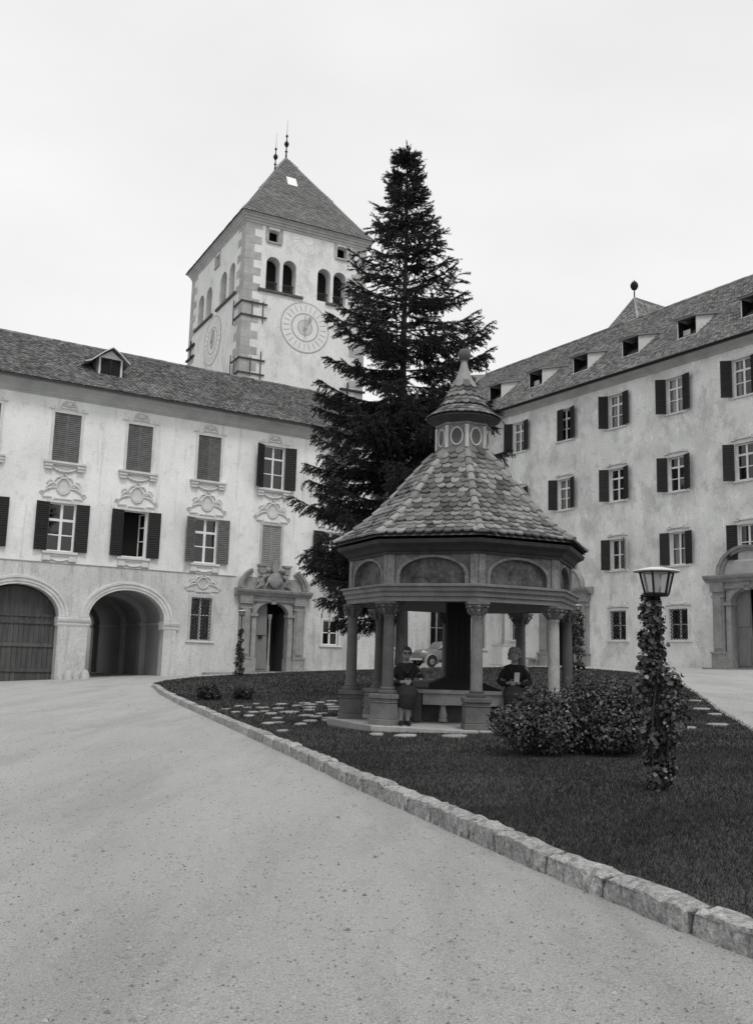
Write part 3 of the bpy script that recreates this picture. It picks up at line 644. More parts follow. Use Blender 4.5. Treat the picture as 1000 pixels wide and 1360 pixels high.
# dado: rough plinth zone, arch mouldings and imposts
def archivolt(c, name):
    p = MB(); a0 = 1.86; rings = []
    for i in range(25):
        t = math.pi*i/24; cs, sn = math.cos(t), math.sin(t); rr = []
        for d, y in ((0, .05), (0, -.10), (.13, -.10), (.13, -.14), (.3, -.14), (.3, -.19), (.42, -.19), (.45, 0.0)):
            rr.append((c-(a0+d)*cs, y, 2.93+(1.42+d*.92)*sn))
        rings.append(rr)
    return p.loft(rings).build(name, 'stucco', LW)
for c in (3.6, -1.5): archivolt(c, 'archivolt')
for (a, b2) in ((.30, 1.80), (5.40, 6.22)):
    q = MB(); q.sweepx([(.5, 2.5), (-.1, 2.5), (-.13, 2.58), (-.13, 2.66), (-.18, 2.72), (-.21, 2.82), (-.21, 2.92), (.5, 2.92)], a, b2); q.build('impost', 'stucco', LW)
for a, b2 in ((.36, 1.74), (5.46, 6.1)): MB().sweepx([(.02, -.8), (-.09, -.8), (-.09, 2.5), (.02, 2.5)], a, b2).build('pier', 'plaster_low', LW)
# vaulted passage through the wing
q = MB(); A0, A1 = 1.60, 5.60; AP = arch_pts(A0, A1, 2.93, 1.5, 20)
for (a, b2) in zip(AP, AP[1:]): q.quad((a[0], .5, a[1]), (b2[0], .5, b2[1]), (b2[0], 12, b2[1]), (a[0], 12, a[1]))
q.quad((A0, .5, -.8), (A0, 12, -.8), (A0, 12, 2.93), (A0, .5, 2.93)); q.quad((A1, .5, -.8), (A1, 12, -.8), (A1, 12, 2.93), (A1, .5, 2.93))
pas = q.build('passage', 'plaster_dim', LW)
for yy in (2.9, 6.2, 11.4):
    q = MB(); a, b2 = arch_pts(A0, A1, 2.93, 1.5, 20), arch_pts(A0+.28, A1-.28, 2.9, 1.28, 20)
    for (p0, p1), (r0, r1) in zip(zip(a, a[1:]), zip(b2, b2[1:])):
        q.quad((r0[0], yy, r0[1]), (r1[0], yy, r1[1]), (r1[0], yy+.5, r1[1]), (r0[0], yy+.5, r0[1])); q.quad((p0[0], yy, p0[1]), (p1[0], yy, p1[1]), (r1[0], yy, r1[1]), (r0[0], yy, r0[1])); q.quad((p0[0], yy+.5, p0[1]), (p1[0], yy+.5, p1[1]), (r1[0], yy+.5, r1[1]), (r0[0], yy+.5, r0[1]))
    for xa, xb in ((A0, A0+.28), (A1-.28, A1)): q.box(xa, xb, yy, yy+.5, -.8, 2.72); 
    q.box(A0, A0+.36, yy-.06, yy+.56, 2.72, 2.9); q.box(A1-.36, A1, yy-.06, yy+.56, 2.72, 2.9)
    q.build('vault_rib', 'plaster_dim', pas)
q = MB(); q.box(A1-.05, A1, .5, 12, 2.78, 2.86); q.box(A0, A0+.05, .5, 12, 2.78, 2.86); q.build('wall_moulding', 'stucco_grey', pas)
# wooden gate in the neighbouring arch
gt = MB().box(-3.36, .36, .5, .53, -.8, 2.86).build('gate', 'gate_wood', LW)
for i in range(16):
    x0 = -3.34+i*.23; MB().box(x0+.008, x0+.222, .44, .5, -.3, 2.9).build('plank', 'gate_wood', gt)
for z in (.35, 1.5, 2.55): MB().box(-3.34, .34, .39, .44, z, z+.16).build('rail', 'gate_wood', gt)
q = MB(); q.prism(arch_pts(-3.34, .34, 2.9, 1.38, 18), .46, .52); q.box(-3.34, .34, .4, .46, 2.88, 3.02); q.build('gate_head', 'gate_wood', gt)

for (u, yy, s, lab) in ((.95, -.25, .22, 'rounded guard stone at the foot of the pier beside the wooden gate'), (1.72, -.22, .22, 'rounded guard stone at the left corner of the vaulted passage')):
    q = MB(); r = random.Random(int(u*10)); M = Matrix.Translation((-14.980, 44.058, 0)) @ Matrix.Rotation(R(32.36), 4, 'Z'); wp = M @ Vector((u, yy, 0))
    q.loft([[(rr*math.cos(2*math.pi*k/12)*r.uniform(.9, 1.1), rr*math.sin(2*math.pi*k/12)*r.uniform(.9, 1.1), zz) for k in range(12)] for rr, zz in ((s, -.2), (s*1.02, .1), (s*.86, .28), (s*.5, .4), (s*.15, .43))])
    tag(q.build('guard_stone', 'stucco_grey', smooth=True, loc=(wp.x, wp.y, gz(wp.x, wp.y))), lab, 'stone', 'guard stones by the arches')
M = Matrix.Translation((-14.980, 44.058, 0)) @ Matrix.Rotation(R(32.36), 4, 'Z')
wp = M @ Vector((8.25, -.45, 0)); q = MB(); q.box(-.7, .7, -.3, .3, -.2, .09); q.box(-.66, .66, -.26, .26, .09, .11)
tag(q.build('stone_slab', 'flag', loc=(wp.x, wp.y, gz(wp.x, wp.y)), rot=(0, -.03, R(32.36))), 'flat stone slab lying at the wall left of the carved portal', 'slab')
# building beyond the passage
wp = M @ Vector((3, 20, 0)); rw = emp('outer_house', (wp.x, wp.y, 0), R(32.36), 'pale house wall glimpsed through the far end of the vaulted passage', 'building')
wall(MB(), -9, 14, -1, 9, [(2.3, 3.6, 1.9, 3.6), (-1.5, -.2, 1.9, 3.6)]).build('wall', 'plaster', rw)
for u in (2.95, -.85): window(rw, u, 1.9, 1.3, 1.7, 'grey', 'plain', None, rows=(.5,))
q = MB(); q.quad((-9, -.4, 8.9), (14, -.4, 8.9), (14, 4, 12), (-9, 4, 12)); q.quad((-9, 4, 12), (14, 4, 12), (14, 8, 8.9), (-9, 8, 8.9)); q.build('roof', 'roof_bed', rw)
q = MB(); q.box(-9, -8.7, 0.01, 8, -1, 9); q.box(13.7, 14, 0.01, 8, -1, 9); q.box(-9, 14, 7.8, 8, -1, 9); q.build('side_wall', 'plaster_dim', rw)

# ================================================================ north wing (right)
RW = emp('abbey_wing', (7.1225, 58.063, 0), R(-57.64), 'four storey weathered abbey wing on the right with shuttered windows and five roof dormers', 'building')
RC = [-1.35, 2.6, 6.52, 10.46, 14.4, 18.32]
rows = [(14.02, 1.80, 1.04, 'thin'), (10.02, 1.73, 1.04, 'eared'), (6.35, 1.60, .98, 'eared')]
opr = []
for ri, (z, h, wd, k) in enumerate(rows):
    for c in RC: opr.append((c-wd/2, c+wd/2, z, z+h))
for c in (2.6, 10.43, 14.33): opr.append((c-.56, c+.56, 2.7, 4.2))
for c, zb in ((6.5, 1.25), (18.35, 1.4)): opr.append((c-.94, c+.94, zb-1.6, zb+3.6, .6, .3))
wall(MB(), -9.5, 26, -.3, 16.45, opr).build('wall', 'plaster_worn', RW)
q = MB(); q.quad((-9.5, 0, -.3), (-9.5, 12, -.3), (-9.5, 12, 16.5), (-9.5, 0, 16.5)); q.quad((26, 0, -.3), (26, 12, -.3), (26, 12, 16.5), (26, 0, 16.5)); q.quad((-9.5, 12, -.3), (26, 12, -.3), (26, 12, 16.5), (-9.5, 12, 16.5)); q.build('rear_wall', 'plaster_dim', RW)
MB().sweepx([(.05, 16.36), (-.06, 16.36), (-.09, 16.42), (-.15, 16.45), (-.15, 16.52), (-.26, 16.6), (-.4, 16.66), (-.45, 16.68), (-.45, 16.76), (.05, 16.78)], -9.5, 26).build('cornice', 'cornice', RW)
E0, E1, RY, RZ = -.6, 16.78, 6.0, 22.55
k_ = (RZ-E1)/(RY-E0)
DC = [-.85, 3.0, 6.82, 10.62, 14.42, 18.25]
skip = lambda U, y: np.any([(U > c-.62) & (U < c+.62) & (y > 1.0) & (y < 2.1) for c in DC], axis=0)
rf = MB(); rf.quad((-9.9, E0, E1-.05), (26, E0, E1-.05), (26, RY, RZ-.03), (-8, RY, RZ-.03)); rf.quad((-8, RY, RZ-.03), (26, RY, RZ-.03), (26, 12.6, E1-.05), (-9.9, 12.6, E1-.05)); rf.quad((-9.9, E0, E1-.05), (-8, RY, RZ-.03), (-9.9, 12.6, E1-.05)); rf.quad((-9.9, E0, E1-.05), (26, E0, E1-.05), (26, E0+.02, E1-.13), (-9.9, E0+.02, E1-.13)); rf.quad((-9.9, E0+.02, E1-.13), (26, E0+.02, E1-.13), (26, 0, E1-.06), (-9.9, 0, E1-.06)); rf.quad((26, E0, E1-.05), (26, RY, RZ-.03), (26, 12.6, E1-.05))
roofR = rf.build('roof', 'roof_bed', RW)
tag(tiles(MB(), -9.9, 26, E0-.04, E1-.03, RY, RZ, .18, .17, skip, rg=lambda t: (-9.9+1.9*t, 26), seed=5).build('roof_tiles', 'roof_tile_pale', roofR), kind='stuff')
q = MB()
for i in range(85): u = -8+i*.4; q.tube([(u, RY, RZ+rnd.uniform(-.012, .012)), (u+.43, RY, RZ+.02+rnd.uniform(-.012, .012))], [.13, .11], 8)
for i in range(20): t = i/20; q.tube([(-8-1.9*t, RY-6.6*t, RZ-5.77*t), (-8-1.9*(t+.055), RY-6.6*(t+.055), RZ-5.77*(t+.055))], [.11, .13], 7)
tag(q.build('ridge_tiles', 'roof_tile_pale', roofR), kind='stuff')
q = MB(); q.lathe([(.05, 0), (.04, .5), (.14, .6), (.18, .72), (.14, .84), (.04, .94), (.025, 1.5), (.06, 1.56), (.012, 1.62), (.01, 2.1)], 10); q.bar((-.2, 0, 1.85), (.2, 0, 1.85), .03); q.build('finial', 'iron', RW, loc=(-8, 6, 22.55))
MB().tube([(-9.9, E0-.08, E1-.08), (26, E0-.08, E1-.08)], .075, 8).build('gutter', 'iron', RW)
q = MB(); q.tube([(1.3, E0-.08, 16.68), (1.3, E0-.05, 16.45), (1.36, -.1, 15.95), (1.36, -.1, .6)], .055, 8)
for z in (15, 11, 7, 3): q.tube([(1.36, -.1, z), (1.36, -.1, z+.06)], .075, 8)
q.build('downpipe', 'lead', RW)
for i, c in enumerate(DC):
    yf = 1.0; zr = E1+k_*(yf-E0); zt = zr+.95; yb = yf+1.62
    q = MB(); q.quad((c-.6, yf, zr-.02), (c-.6, yf, zt), (c-.6, yb, zt+.48)); q.quad((c+.6, yf, zr-.02), (c+.6, yf, zt), (c+.6, yb, zt+.48)); q.box(c-.66, c+.66, yf-.1, yf+.02, zr-.07, zr+.0); q.box(c+.56, c+.62, yf-.02, yf+.04, zr, zt); q.box(c-.62, c-.56, yf-.02, yf+.04, zr, zt)
    d = q.build('dormer', 'pale_paint', RW)
    q = MB(); q.add([(c-.72, yf-.22, zt-.04), (c+.72, yf-.22, zt-.04), (c+.72, yb+.3, zt+.56), (c-.72, yb+.3, zt+.56), (c-.72, yf-.22, zt+.05), (c+.72, yf-.22, zt+.05), (c+.72, yb+.3, zt+.65), (c-.72, yb+.3, zt+.65)], [(0, 1, 2, 3), (4, 5, 6, 7), (0, 1, 5, 4), (1, 2, 6, 5), (3, 0, 4, 7)]); q.build('dormer_roof', 'roof_tile_pale', d)
    q = MB(); tiles(q, c-.7, c+.7, yf-.24, zt+.04, yb+.3, zt+.64, .18, .17, seed=20+i); tag(q.build('dormer_tiles', 'roof_tile_pale', d), kind='stuff')
    q = MB(); q.box(c-.56, c+.56, yf+.7, yf+.72, zr-.1, zt); q.box(c-.57, c-.56, yf, yf+.7, zr, zt); q.box(c+.56, c+.57, yf, yf+.7, zr, zt); q.build('dark_backing', 'interior_shade', d)  # black lining, the shade inside the dormer put into its colour
    if i % 3 == 1: MB().box(c-.5, c-.05, yf+.3, yf+.33, zr, zr+.5).build('hatch', 'pale_paint', d)
r = random.Random(5)
for ri, (z, h, wd, kd) in enumerate(rows):
    for i, c in enumerate(RC):
        la, ra = 138+r.uniform(-5, 6), 161+r.uniform(-4, 6); cur = r.choice((0, .45, .9)) if ri else r.choice((.5, .95, .95))
        if ri == 0 and i == 2: la = 8
        if ri == 2: la, ra = 158+r.uniform(-5, 5), (132 if i == 3 else 165)
        window(RW, c, z, wd, h, kd, 'plain', (la, ra), 'shutter_dark', 2, (.36, .72) if ri < 2 else (.5,), curtain=cur)
for c in (2.6, 10.43, 14.33): window(RW, c, 2.7, 1.12, 1.5, 'eared', 'plain', None, rows=(.5,), grille=True)
portal(RW, 6.5, 1.25, False, False); portal(RW, 18.35, 1.4, False, True)
q = MB(); q.box(16.5, 20.2, -1.1, -.02, .6, 1.42); q.box(16.2, 20.5, -1.6, -1.1, .6, 1.24); q.build('door_steps', 'flag', RW)
M2 = Matrix.Translation((7.1225, 58.063, 0)) @ Matrix.Rotation(R(-57.64), 4, 'Z')
wp = M2 @ Vector((4.05, -.6, 0)); zz = gz(wp.x, wp.y)
sb = emp('stone_bench', (wp.x, wp.y, zz), R(-57.64), 'small pale stone bench against the wall of the right wing', 'bench')
MB().box(-.75, .75, -.2, .2, .36, .46).build('seat', 'flag', sb)
for s in (-1, 1): MB().box(s*.45-.14, s*.45+.14, -.16, .16, -.1, .36).build('support', 'flag', sb)
wp = M2 @ Vector((2.0, -.75, 0)); zz = gz(wp.x, wp.y)
bx = emp('pale_cabinet', (wp.x, wp.y, zz), R(-57.64), 'pale painted cabinet standing by the downpipe in the far corner', 'cabinet')
MB().box(-.5, .5, -.3, .3, -.1, 1.15).build('case', 'pale_paint', bx); MB().box(-.54, .54, -.34, .34, 1.15, 1.2).build('lid', 'pale_paint', bx)
for s in (-1, 1): MB().box(s*.25-.22, s*.25+.22, -.325, -.3, .05, 1.1).build('door_panel', 'pale_paint', bx)

# roofs rising beyond the right wing
ch = emp('rear_range', (21.0, 75, 20), R(-57.64), 'steep hipped roof with a ball finial rising behind the right ridge', 'building')
MB().box(-3.3, 3.3, -2.9, 14, -20, 5.9).build('wall', 'plaster_dim', ch)
q = MB(); c0, c1, c2, c3, r0, r1 = (-3.6, -3.3, 5.7), (3.6, -3.3, 5.7), (3.6, 14, 5.7), (-3.6, 14, 5.7), (0, 0, 11.7), (0, 14, 11.7)
q.quad(c0, c1, r0); q.quad(c1, c2, r1, r0); q.quad(c3, c0, r0, r1); q.quad(c2, c3, r1); q.quad(c0, c3, c2, c1); rr_ = q.build('roof', 'roof_bed', ch)
q = MB(); tiles(q, -3.6, 3.6, -3.32, 5.7, 0, 11.7, .2, .2, rg=lambda t: (-3.6*(1-t), 3.6*(1-t)), seed=41)
for k, sg in ((0, 1), (1, -1)):
    s = MB(); tiles(s, -3.3, 14, -3.62, 5.7, 0, 11.7, .2, .2, rg=lambda t: (-3.3+3.3*t, 14), seed=42+k)
    q.add([(sg*-y, x, z) for x, y, z in s.v], s.f)
tag(q.build('roof_tiles', 'roof_tile_pale', rr_), kind='stuff')
q = MB()
for a, b2 in ((c0, r0), (c1, r0), (r0, r1)): q.tube([a, b2], .1, 7)
q.build('hip_tiles', 'roof_tile_pale', rr_)
q = MB(); q.lathe([(.06, 11.6), (.05, 12.4), (.2, 12.45), (.31, 12.65), (.33, 12.78), (.31, 12.9), (.2, 13.1), (.05, 13.16), (.03, 13.3)], 14); q.build('ball_finial', 'iron', ch, smooth=True)
fr = emp('far_house', (11.5, 92, 0), R(-20), 'distant house roof glimpsed between the spruce and the right ridge', 'building')
MB().box(-5, 5, -4, 4, 0, 25).build('wall', 'plaster_dim', fr)
q = MB(); q.loft([[(-5.5, -4.5, 25), (5.5, -4.5, 25), (5.5, 4.5, 25), (-5.5, 4.5, 25)], [(-3, 0, 30.2), (3, 0, 30.0), (3, .01, 30.0), (-3, .01, 30.2)]]); q.build('roof', 'roof_tile', fr)

# ================================================================ bell tower
TW = emp('bell_tower', (-10.401, 67.0, 0), R(27.7), 'tall plastered bell tower with clock faces and steep hipped roof behind the left wing', 'tower')
W1, W2 = 10.2, 13.7
def tface(a, b2, w_):            # matrix mapping face coords (x along, y inward, z) to the tower
    return Matrix.Translation(a) @ Matrix.Rotation(b2, 4, 'Z')
TF = [tface((0, 0, 0), 0, W1), tface((0, W2, 0), -math.pi/2, W2), tface((W1, W2, 0), math.pi, W1), tface((W1, 0, 0), math.pi/2, W2)]
FW = [W1, W2, W1, W2]
for fi, T in enumerate(TF):
    w_ = FW[fi]; sc = w_/10.2
    ar = [(1.75, 2.85), (3.1, 4.2)]; ar = ar+[(10.2-b2, 10.2-a) for a, b2 in ar]
    if fi % 2: ar = [(2.1, 3.7), (4.3, 5.9), (7.8, 9.4), (10.0, 11.6)] if fi == 3 else [(2.3, 3.9), (4.5, 6.0), (8.1, 9.7), (10.3, 11.6)]
    op = [(a, b2, 28.7, 31.38, (b2-a)/2, .9) for a, b2 in ar]
    sq = [(1.85, 2.7), (7.6, 8.45)] if not fi % 2 else [(6.6, 7.5)]
    op += [(a, b2, 32.55, 33.55, .08, .6) for a, b2 in sq]
    q = MB(T); wall(q, 0, w_, 0, 34.0, op); q.build('wall', 'plaster_tower', TW)
    if fi < 2 or True:
        for (a, b2) in ar:
            q = MB(T); q.box(a, b2, .45, .52, 29.48, 29.56); q.box(a, b2, .45, .52, 28.74, 28.8)
            ob = q.build('balustrade', 'dark_wood', TW)
            for k in range(6): x = a+(b2-a)*(k+.5)/6; q = MB(T); q.lathe([(.03, 28.8), (.055, 29.0), (.03, 29.25), (.045, 29.48)], 6, (x, .485)); q.build('baluster', 'dark_wood', ob)
        for (a, b2), (c, d) in ((ar[0], ar[1]), (ar[2], ar[3])):
            q = MB(T); m = (b2+c)/2; q.lathe([(.13, 28.7), (.13, 28.9), (.09, 28.95), (.085, 30.2), (.12, 30.28), (.15, 30.42)], 10, (m, .3)); q.build('colonnette', 'stucco', TW, smooth=True)
            q = MB(T); q.box(a-.6, d+.6, -.16, .02, 28.5, 28.68); q.build('ledge', 'granite_dark', TW)
        for a, b2 in sq: q = MB(T); q.box(a-.2, b2+.2, -.12, .02, 32.42, 32.55); q.box(a-.3, a, -.012, .01, 32.55, 33.8); q.box(b2, b2+.3, -.012, .01, 32.55, 33.8); q.build('window_sill', 'quoin', TW)
    # quoins
    if fi < 2:
        for e in (0, 1):
            for k in range(26):
                z = 33.95-(k+1)*.62; L = (1.3 if (k % 2 == 0) else .72)*(1.0 if not fi else 1.25)
                q = MB(T); x0, x1 = (0, L) if not e else (w_-L, w_)
                q.box(x0-(.0 if e else .012), x1+(.012 if e else 0), -.02, .03, z+.008, z+.612); q.build('quoin', 'quoin', TW)
        # clock face
        c = w_/2; zc = 26.3
        cl = MB(T); rx = 1.98 if not fi else 2.1
        cl.add([(c, -.02, zc)]+[(c+rx*math.cos(t), -.02, zc+1.98*math.sin(t)) for t in [2*math.pi*k/48 for k in range(48)]], [(0, 1+(k+1) % 48, 1+k) for k in range(48)])
        co = cl.build('clock', 'clock_face', TW)
        def ring(r0, r1, y, nm, mt):
            q = MB(T); P = []; 
            for k in range(48): t = 2*math.pi*k/48; P += [(c+r0*math.cos(t)*rx/1.98, y, zc+r0*math.sin(t)), (c+r1*math.cos(t)*rx/1.98, y, zc+r1*math.sin(t))]
            q.add(P, [(2*k, 2*k+1, (2*k+3) % 96, (2*k+2) % 96) for k in range(48)]); q.build(nm, mt, co)
        ring(1.93, 2.02, -.03, 'outer_ring', 'painted_ring'); ring(1.03, 1.16, -.03, 'inner_ring', 'painted_ring'); ring(.0, .6, -.03, 'centre_disc', 'clock_tone'); ring(.56, .63, -.036, 'centre_ring', 'painted_ring')
        for k in range(24):
            t = 2*math.pi*k/24; r0, r1 = (1.3, 1.8)
            q = MB(T); q.bar((c+r0*math.cos(t)*rx/1.98, -.03, zc+r0*math.sin(t)), (c+r1*math.cos(t)*rx/1.98, -.03, zc+r1*math.sin(t)), .05, .01, (0, 1, 0)); q.build('hour_mark', 'painted_ring', co)
        q = MB(T); q.bar((c, -.1, zc-.75), (c, -.1, zc+.95), .07, .03, (0, 1, 0)); q.bar((c-.15, -.12, zc-.2), (c+.38, -.12, zc+.75), .1, .03, (0, 1, 0)); q.ell((c+.36, -.12, zc+.72), .16, .03, .16); q.ell((c, -.12, zc), .14, .04, .14); q.build('clock_hands', 'painted_ring', co)
        # sundial painted high on the wall
        if fi == 0:
            q = MB(T)
            for r0 in (1.5, 1.32, .5):
                P = []
                for k in range(25): t = math.pi+math.pi*k/24; P += [(5.1+r0*math.cos(t), -.006, 33.5+r0*.95*math.sin(t)), (5.1+(r0+.07)*math.cos(t), -.006, 33.5+(r0+.07)*.95*math.sin(t))]
                q.add(P, [(2*k, 2*k+1, 2*k+3, 2*k+2) for k in range(24)])
            for k in range(1, 12): t = math.pi+math.pi*k/12; q.bar((5.1+.55*math.cos(t), -.006, 33.5+.5*math.sin(t)), (5.1+1.3*math.cos(t), -.006, 33.5+1.25*math.sin(t)), .045, .006, (0, 1, 0))
            q.build('sundial', 'clock_tone', TW)
q = MB(); i0 = .95; q.loft([[(i0, i0, z), (W1-i0, i0, z), (W1-i0, W2-i0, z), (i0, W2-i0, z)] for z in (28, 33.9)]); q.build('belfry_dark_box', 'interior_shade', TW)  # black box added inside the tower so the bell openings stay dark
# timber clamps round the corners
def clamp(z, u1=1.95, v1=1.75):
    q = MB(); q.bar((-.12, -.07, z), (u1, -.07, z), .1, .1); q.bar((-.07, -.12, z), (-.07, v1, z), .1, .1); q.build('tie_beam', 'tie_wood', TW)
for z in (27.45, 26.4, 23.05, 21.96, 19.2): clamp(z)
for (u, z0, z1) in ((1.6, 25.9, 27.6), (1.6, 21.5, 23.7), (.75, 26.2, 27.5), (.8, 21.7, 23.2)): q = MB(); q.bar((u, -.16, z0), (u, -.16, z1), .07, .07); q.build('tie_post', 'tie_wood', TW)
for (v, z0, z1) in ((1.5, 25.9, 27.9), (1.6, 21.5, 23.6), (.7, 21.8, 23.2)): q = MB(); q.bar((-.16, v, z0), (-.16, v, z1), .07, .07); q.build('tie_post', 'tie_wood', TW)
for z in (27.42, 26.4): q = MB(); q.bar((-.1, 11.7, z), (-.1, 13.85, z), .14, .16); q.build('tie_beam', 'dark_wood', TW)
q = MB(); q.bar((-.22, 12.2, 26.1), (-.22, 12.2, 27.8), .1, .1); q.build('tie_post', 'dark_wood', TW)
q = MB(); q.bar((8.2, -.1, 21.95), (10.35, -.1, 21.95), .14, .16); q.bar((8.8, -.2, 20.9), (8.8, -.2, 22.5), .1, .1); q.build('tie_beam', 'dark_wood', TW)
# cornice and roof
q = MB()
def rect(o, z): return [(-o, -o, z), (W1+o, -o, z), (W1+o, W2+o, z), (-o, W2+o, z)]
q.loft([rect(o, z) for o, z in ((.0, 33.72), (.07, 33.74), (.07, 33.9), (.16, 33.94), (.16, 34.08), (.28, 34.14), (.28, 34.26), (.42, 34.32), (.42, 34.42), (.1, 34.44))], cap=False); q.build('cornice', 'cornice', TW)
q = MB(); o = .5; zb = 34.42; ra, rb = (5.1, 5.6, 43.0), (5.1, 8.1, 43.05)
A, B, C_, D = rect(o, zb); A2, B2, C2, D2 = rect(-.5, 35.7)
q.quad(A, B, B2, A2); q.quad(B, C_, C2, B2); q.quad(C_, D, D2, C2); q.quad(D, A, A2, D2); q.quad(A, D, C_, B)
q.quad(A2, B2, ra); q.quad(B2, C2, rb, ra); q.quad(C2, D2, rb); q.quad(D2, A2, ra, rb)
tr_ = q.build('roof', 'slate', TW)
q = MB()
tiles(q, -.5, 10.7, -.53, 34.42, .5, 35.7, .32, .27, rg=lambda t: (-.5+t, 10.7-t), seed=61); tiles(q, .5, 9.7, .5, 35.7, 5.6, 43.0, .32, .27, rg=lambda t: (.5+4.6*t, 9.7-4.6*t), seed=62)
s_ = MB(); tiles(s_, -.5, 14.2, -.53, 34.42, .5, 35.7, .32, .27, rg=lambda t: (-.5+t, 14.2-t), seed=63); tiles(s_, .5, 13.2, .5, 35.7, 5.1, 43.0, .32, .27, rg=lambda t: (.5+5.1*t, 13.2-5.1*t), seed=64)
q.add([(y, x, z) for x, y, z in s_.v], s_.f)
tag(q.build('roof_tiles', 'slate_tile', tr_), kind='stuff')
q = MB()
for a, b2 in ((A, A2), (A2, ra), (B, B2), (B2, ra), (D, D2), (D2, rb), (ra, rb)): q.tube([a, b2], .07, 6)
q.build('hip_cover', 'lead', tr_)
sk = Vector(A2).lerp(Vector(B2), .42); n_ = (Vector(ra)-sk); p0 = sk+n_*.46; p1 = sk+n_*.60; nn = Vector((1, 0, 0)).cross(n_).normalized()*.12
q = MB(); q.add([p0+nn+Vector((-.42, 0, 0)), p0+nn+Vector((.42, 0, 0)), p1+nn+Vector((.42, 0, 0)), p1+nn+Vector((-.42, 0, 0)), p0+Vector((-.42, 0, 0)), p0+Vector((.42, 0, 0)), p1+Vector((.42, 0, 0)), p1+Vector((-.42, 0, 0))], [(0, 1, 2, 3), (0, 4, 5, 1), (1, 5, 6, 2), (2, 6, 7, 3), (3, 7, 4, 0)]); q.build('skylight', 'white_paint', tr_)
for c in (ra, rb):
    q = MB(); q.lathe([(.09, -.1), (.06, .5), (.14, .56), (.06, .64), (.05, .95), (.12, 1.05), (.2, 1.2), (.2, 1.32), (.12, 1.45), (.05, 1.55), (.04, 1.85), (.11, 1.95), (.09, 2.05), (.02, 2.15), (.008, 3.5)], 10); q.build('finial', 'iron', tr_, loc=c)
# ================================================================ well pavilion
PX, PY, PZ = 1.505, 16.41, .42; YAW = R(2.6)
PV = emp('well_pavilion', (PX, PY, PZ), 0, 'octagonal well pavilion on stone columns with a scaly tiled roof and lantern', 'pavilion')
def ov(r, k, z): a = YAW+k*math.pi/4; return Vector((r*math.sin(a), -r*math.cos(a), z-PZ))
def octsweep(prof, name, m, parent=PV, cap=False, n=8):
    return MB().loft([[ov(r, k, z) for k in range(8)] for r, z in prof], cap).build(name, m, parent, fix=True)
# floor of wedge slabs
for k in range(8):
    a, c = ov(2.28, k, .42), ov(2.28, k+1, .42); q = MB()
    for t0, t1 in ((.02, .5), (.515, .99)):
        P = [a*t0+c*0*0, a*t1, c*t1, c*t0]; P = [Vector((p.x, p.y, 0)) for p in P]; ctr = sum(P, Vector())/4
        P = [ctr+(p-ctr)*.985 for p in P]
        MB().loft([[(p.x, p.y, -.22) for p in P], [(p.x, p.y, -.008) for p in P], [(ctr.x+(p.x-ctr.x)*.985, ctr.y+(p.y-ctr.y)*.985, 0) for p in P]]).build('floor_slab', 'flag', PV)
# columns
ped = MB(); ped.box(-.205, .205, -.205, .205, -.25, .09); ped.box(-.188, .188, -.188, .188, .09, .34); ped.box(-.2, .2, -.2, .2, .34, .36); ped.box(-.188, .188, -.188, .188, .36, .40); ped.box(-.208, .208, -.208, .208, .40, .47)
pedm = ped.mesh('pedestal', 'granite')
bm_ = bmesh.new(); bm_.from_mesh(pedm); bmesh.ops.bevel(bm_, geom=list(bm_.edges), offset=.008, segments=1, affect='EDGES'); bm_.to_mesh(pedm); bm_.free()
basm = MB().lathe([(.145, .47), (.15, .49), (.145, .52), (.112, .535), (.117, .56), (.098, .58)], 20).mesh('base', 'granite', True)
shm = MB().lathe([(.098, .575), (.093, .62), (.092, 1.0), (.087, 1.5), (.082, 1.66), (.094, 1.675), (.094, 1.70), (.082, 1.71)], 22).mesh('column', 'granite', True)
cq = MB(); cq.lathe([(.094, 1.705), (.10, 1.74), (.115, 1.79), (.15, 1.84), (.155, 1.86)], 16); cq.box(-.17, .17, -.17, .17, 1.875, 1.915); cq.box(-.145, .145, -.145, .145, 1.84, 1.876)
for i in range(4):
    a = math.pi/4+i*math.pi/2; c, s = math.cos(a), math.sin(a)
    cq.tube([((.15+.055*math.cos(t)*(1-t/9))*c, (.15+.055*math.cos(t)*(1-t/9))*s, 1.825+.05*math.sin(t)*(1-t/9)) for t in [k*.6 for k in range(11)]], .024, 6)
    cq.tube([(.1*c, .1*s, 1.73), (.13*c, .13*s, 1.78), (.18*c, .18*s, 1.81)], [.03, .035, .015], 6)
    b2 = i*math.pi/2; cq.ell((.135*math.cos(b2), .135*math.sin(b2), 1.845), .04, .04, .035, 8, 6); cq.tube([(.1*math.cos(b2), .1*math.sin(b2), 1.73), (.14*math.cos(b2), .14*math.sin(b2), 1.79), (.155*math.cos(b2), .155*math.sin(b2), 1.80)], [.03, .03, .012], 6)
capm = cq.mesh('capital', 'granite', True)
for k in range(8):
    p = ov(1.86, k, PZ); col = mobj('column', shm, PV, (p.x, p.y, 0), (0, 0, YAW+k*math.pi/4))
    mobj('pedestal', pedm, col); mobj('base', basm, col); mobj('capital', capm, col)
    if k == 1: col.material_slots[0].link = 'OBJECT'; col.material_slots[0].material = MATS['granite_pale']; col['label'] = 'stone column at the right front, its brighter lighting put into the colour'  # light falling on this column is put into a paler material
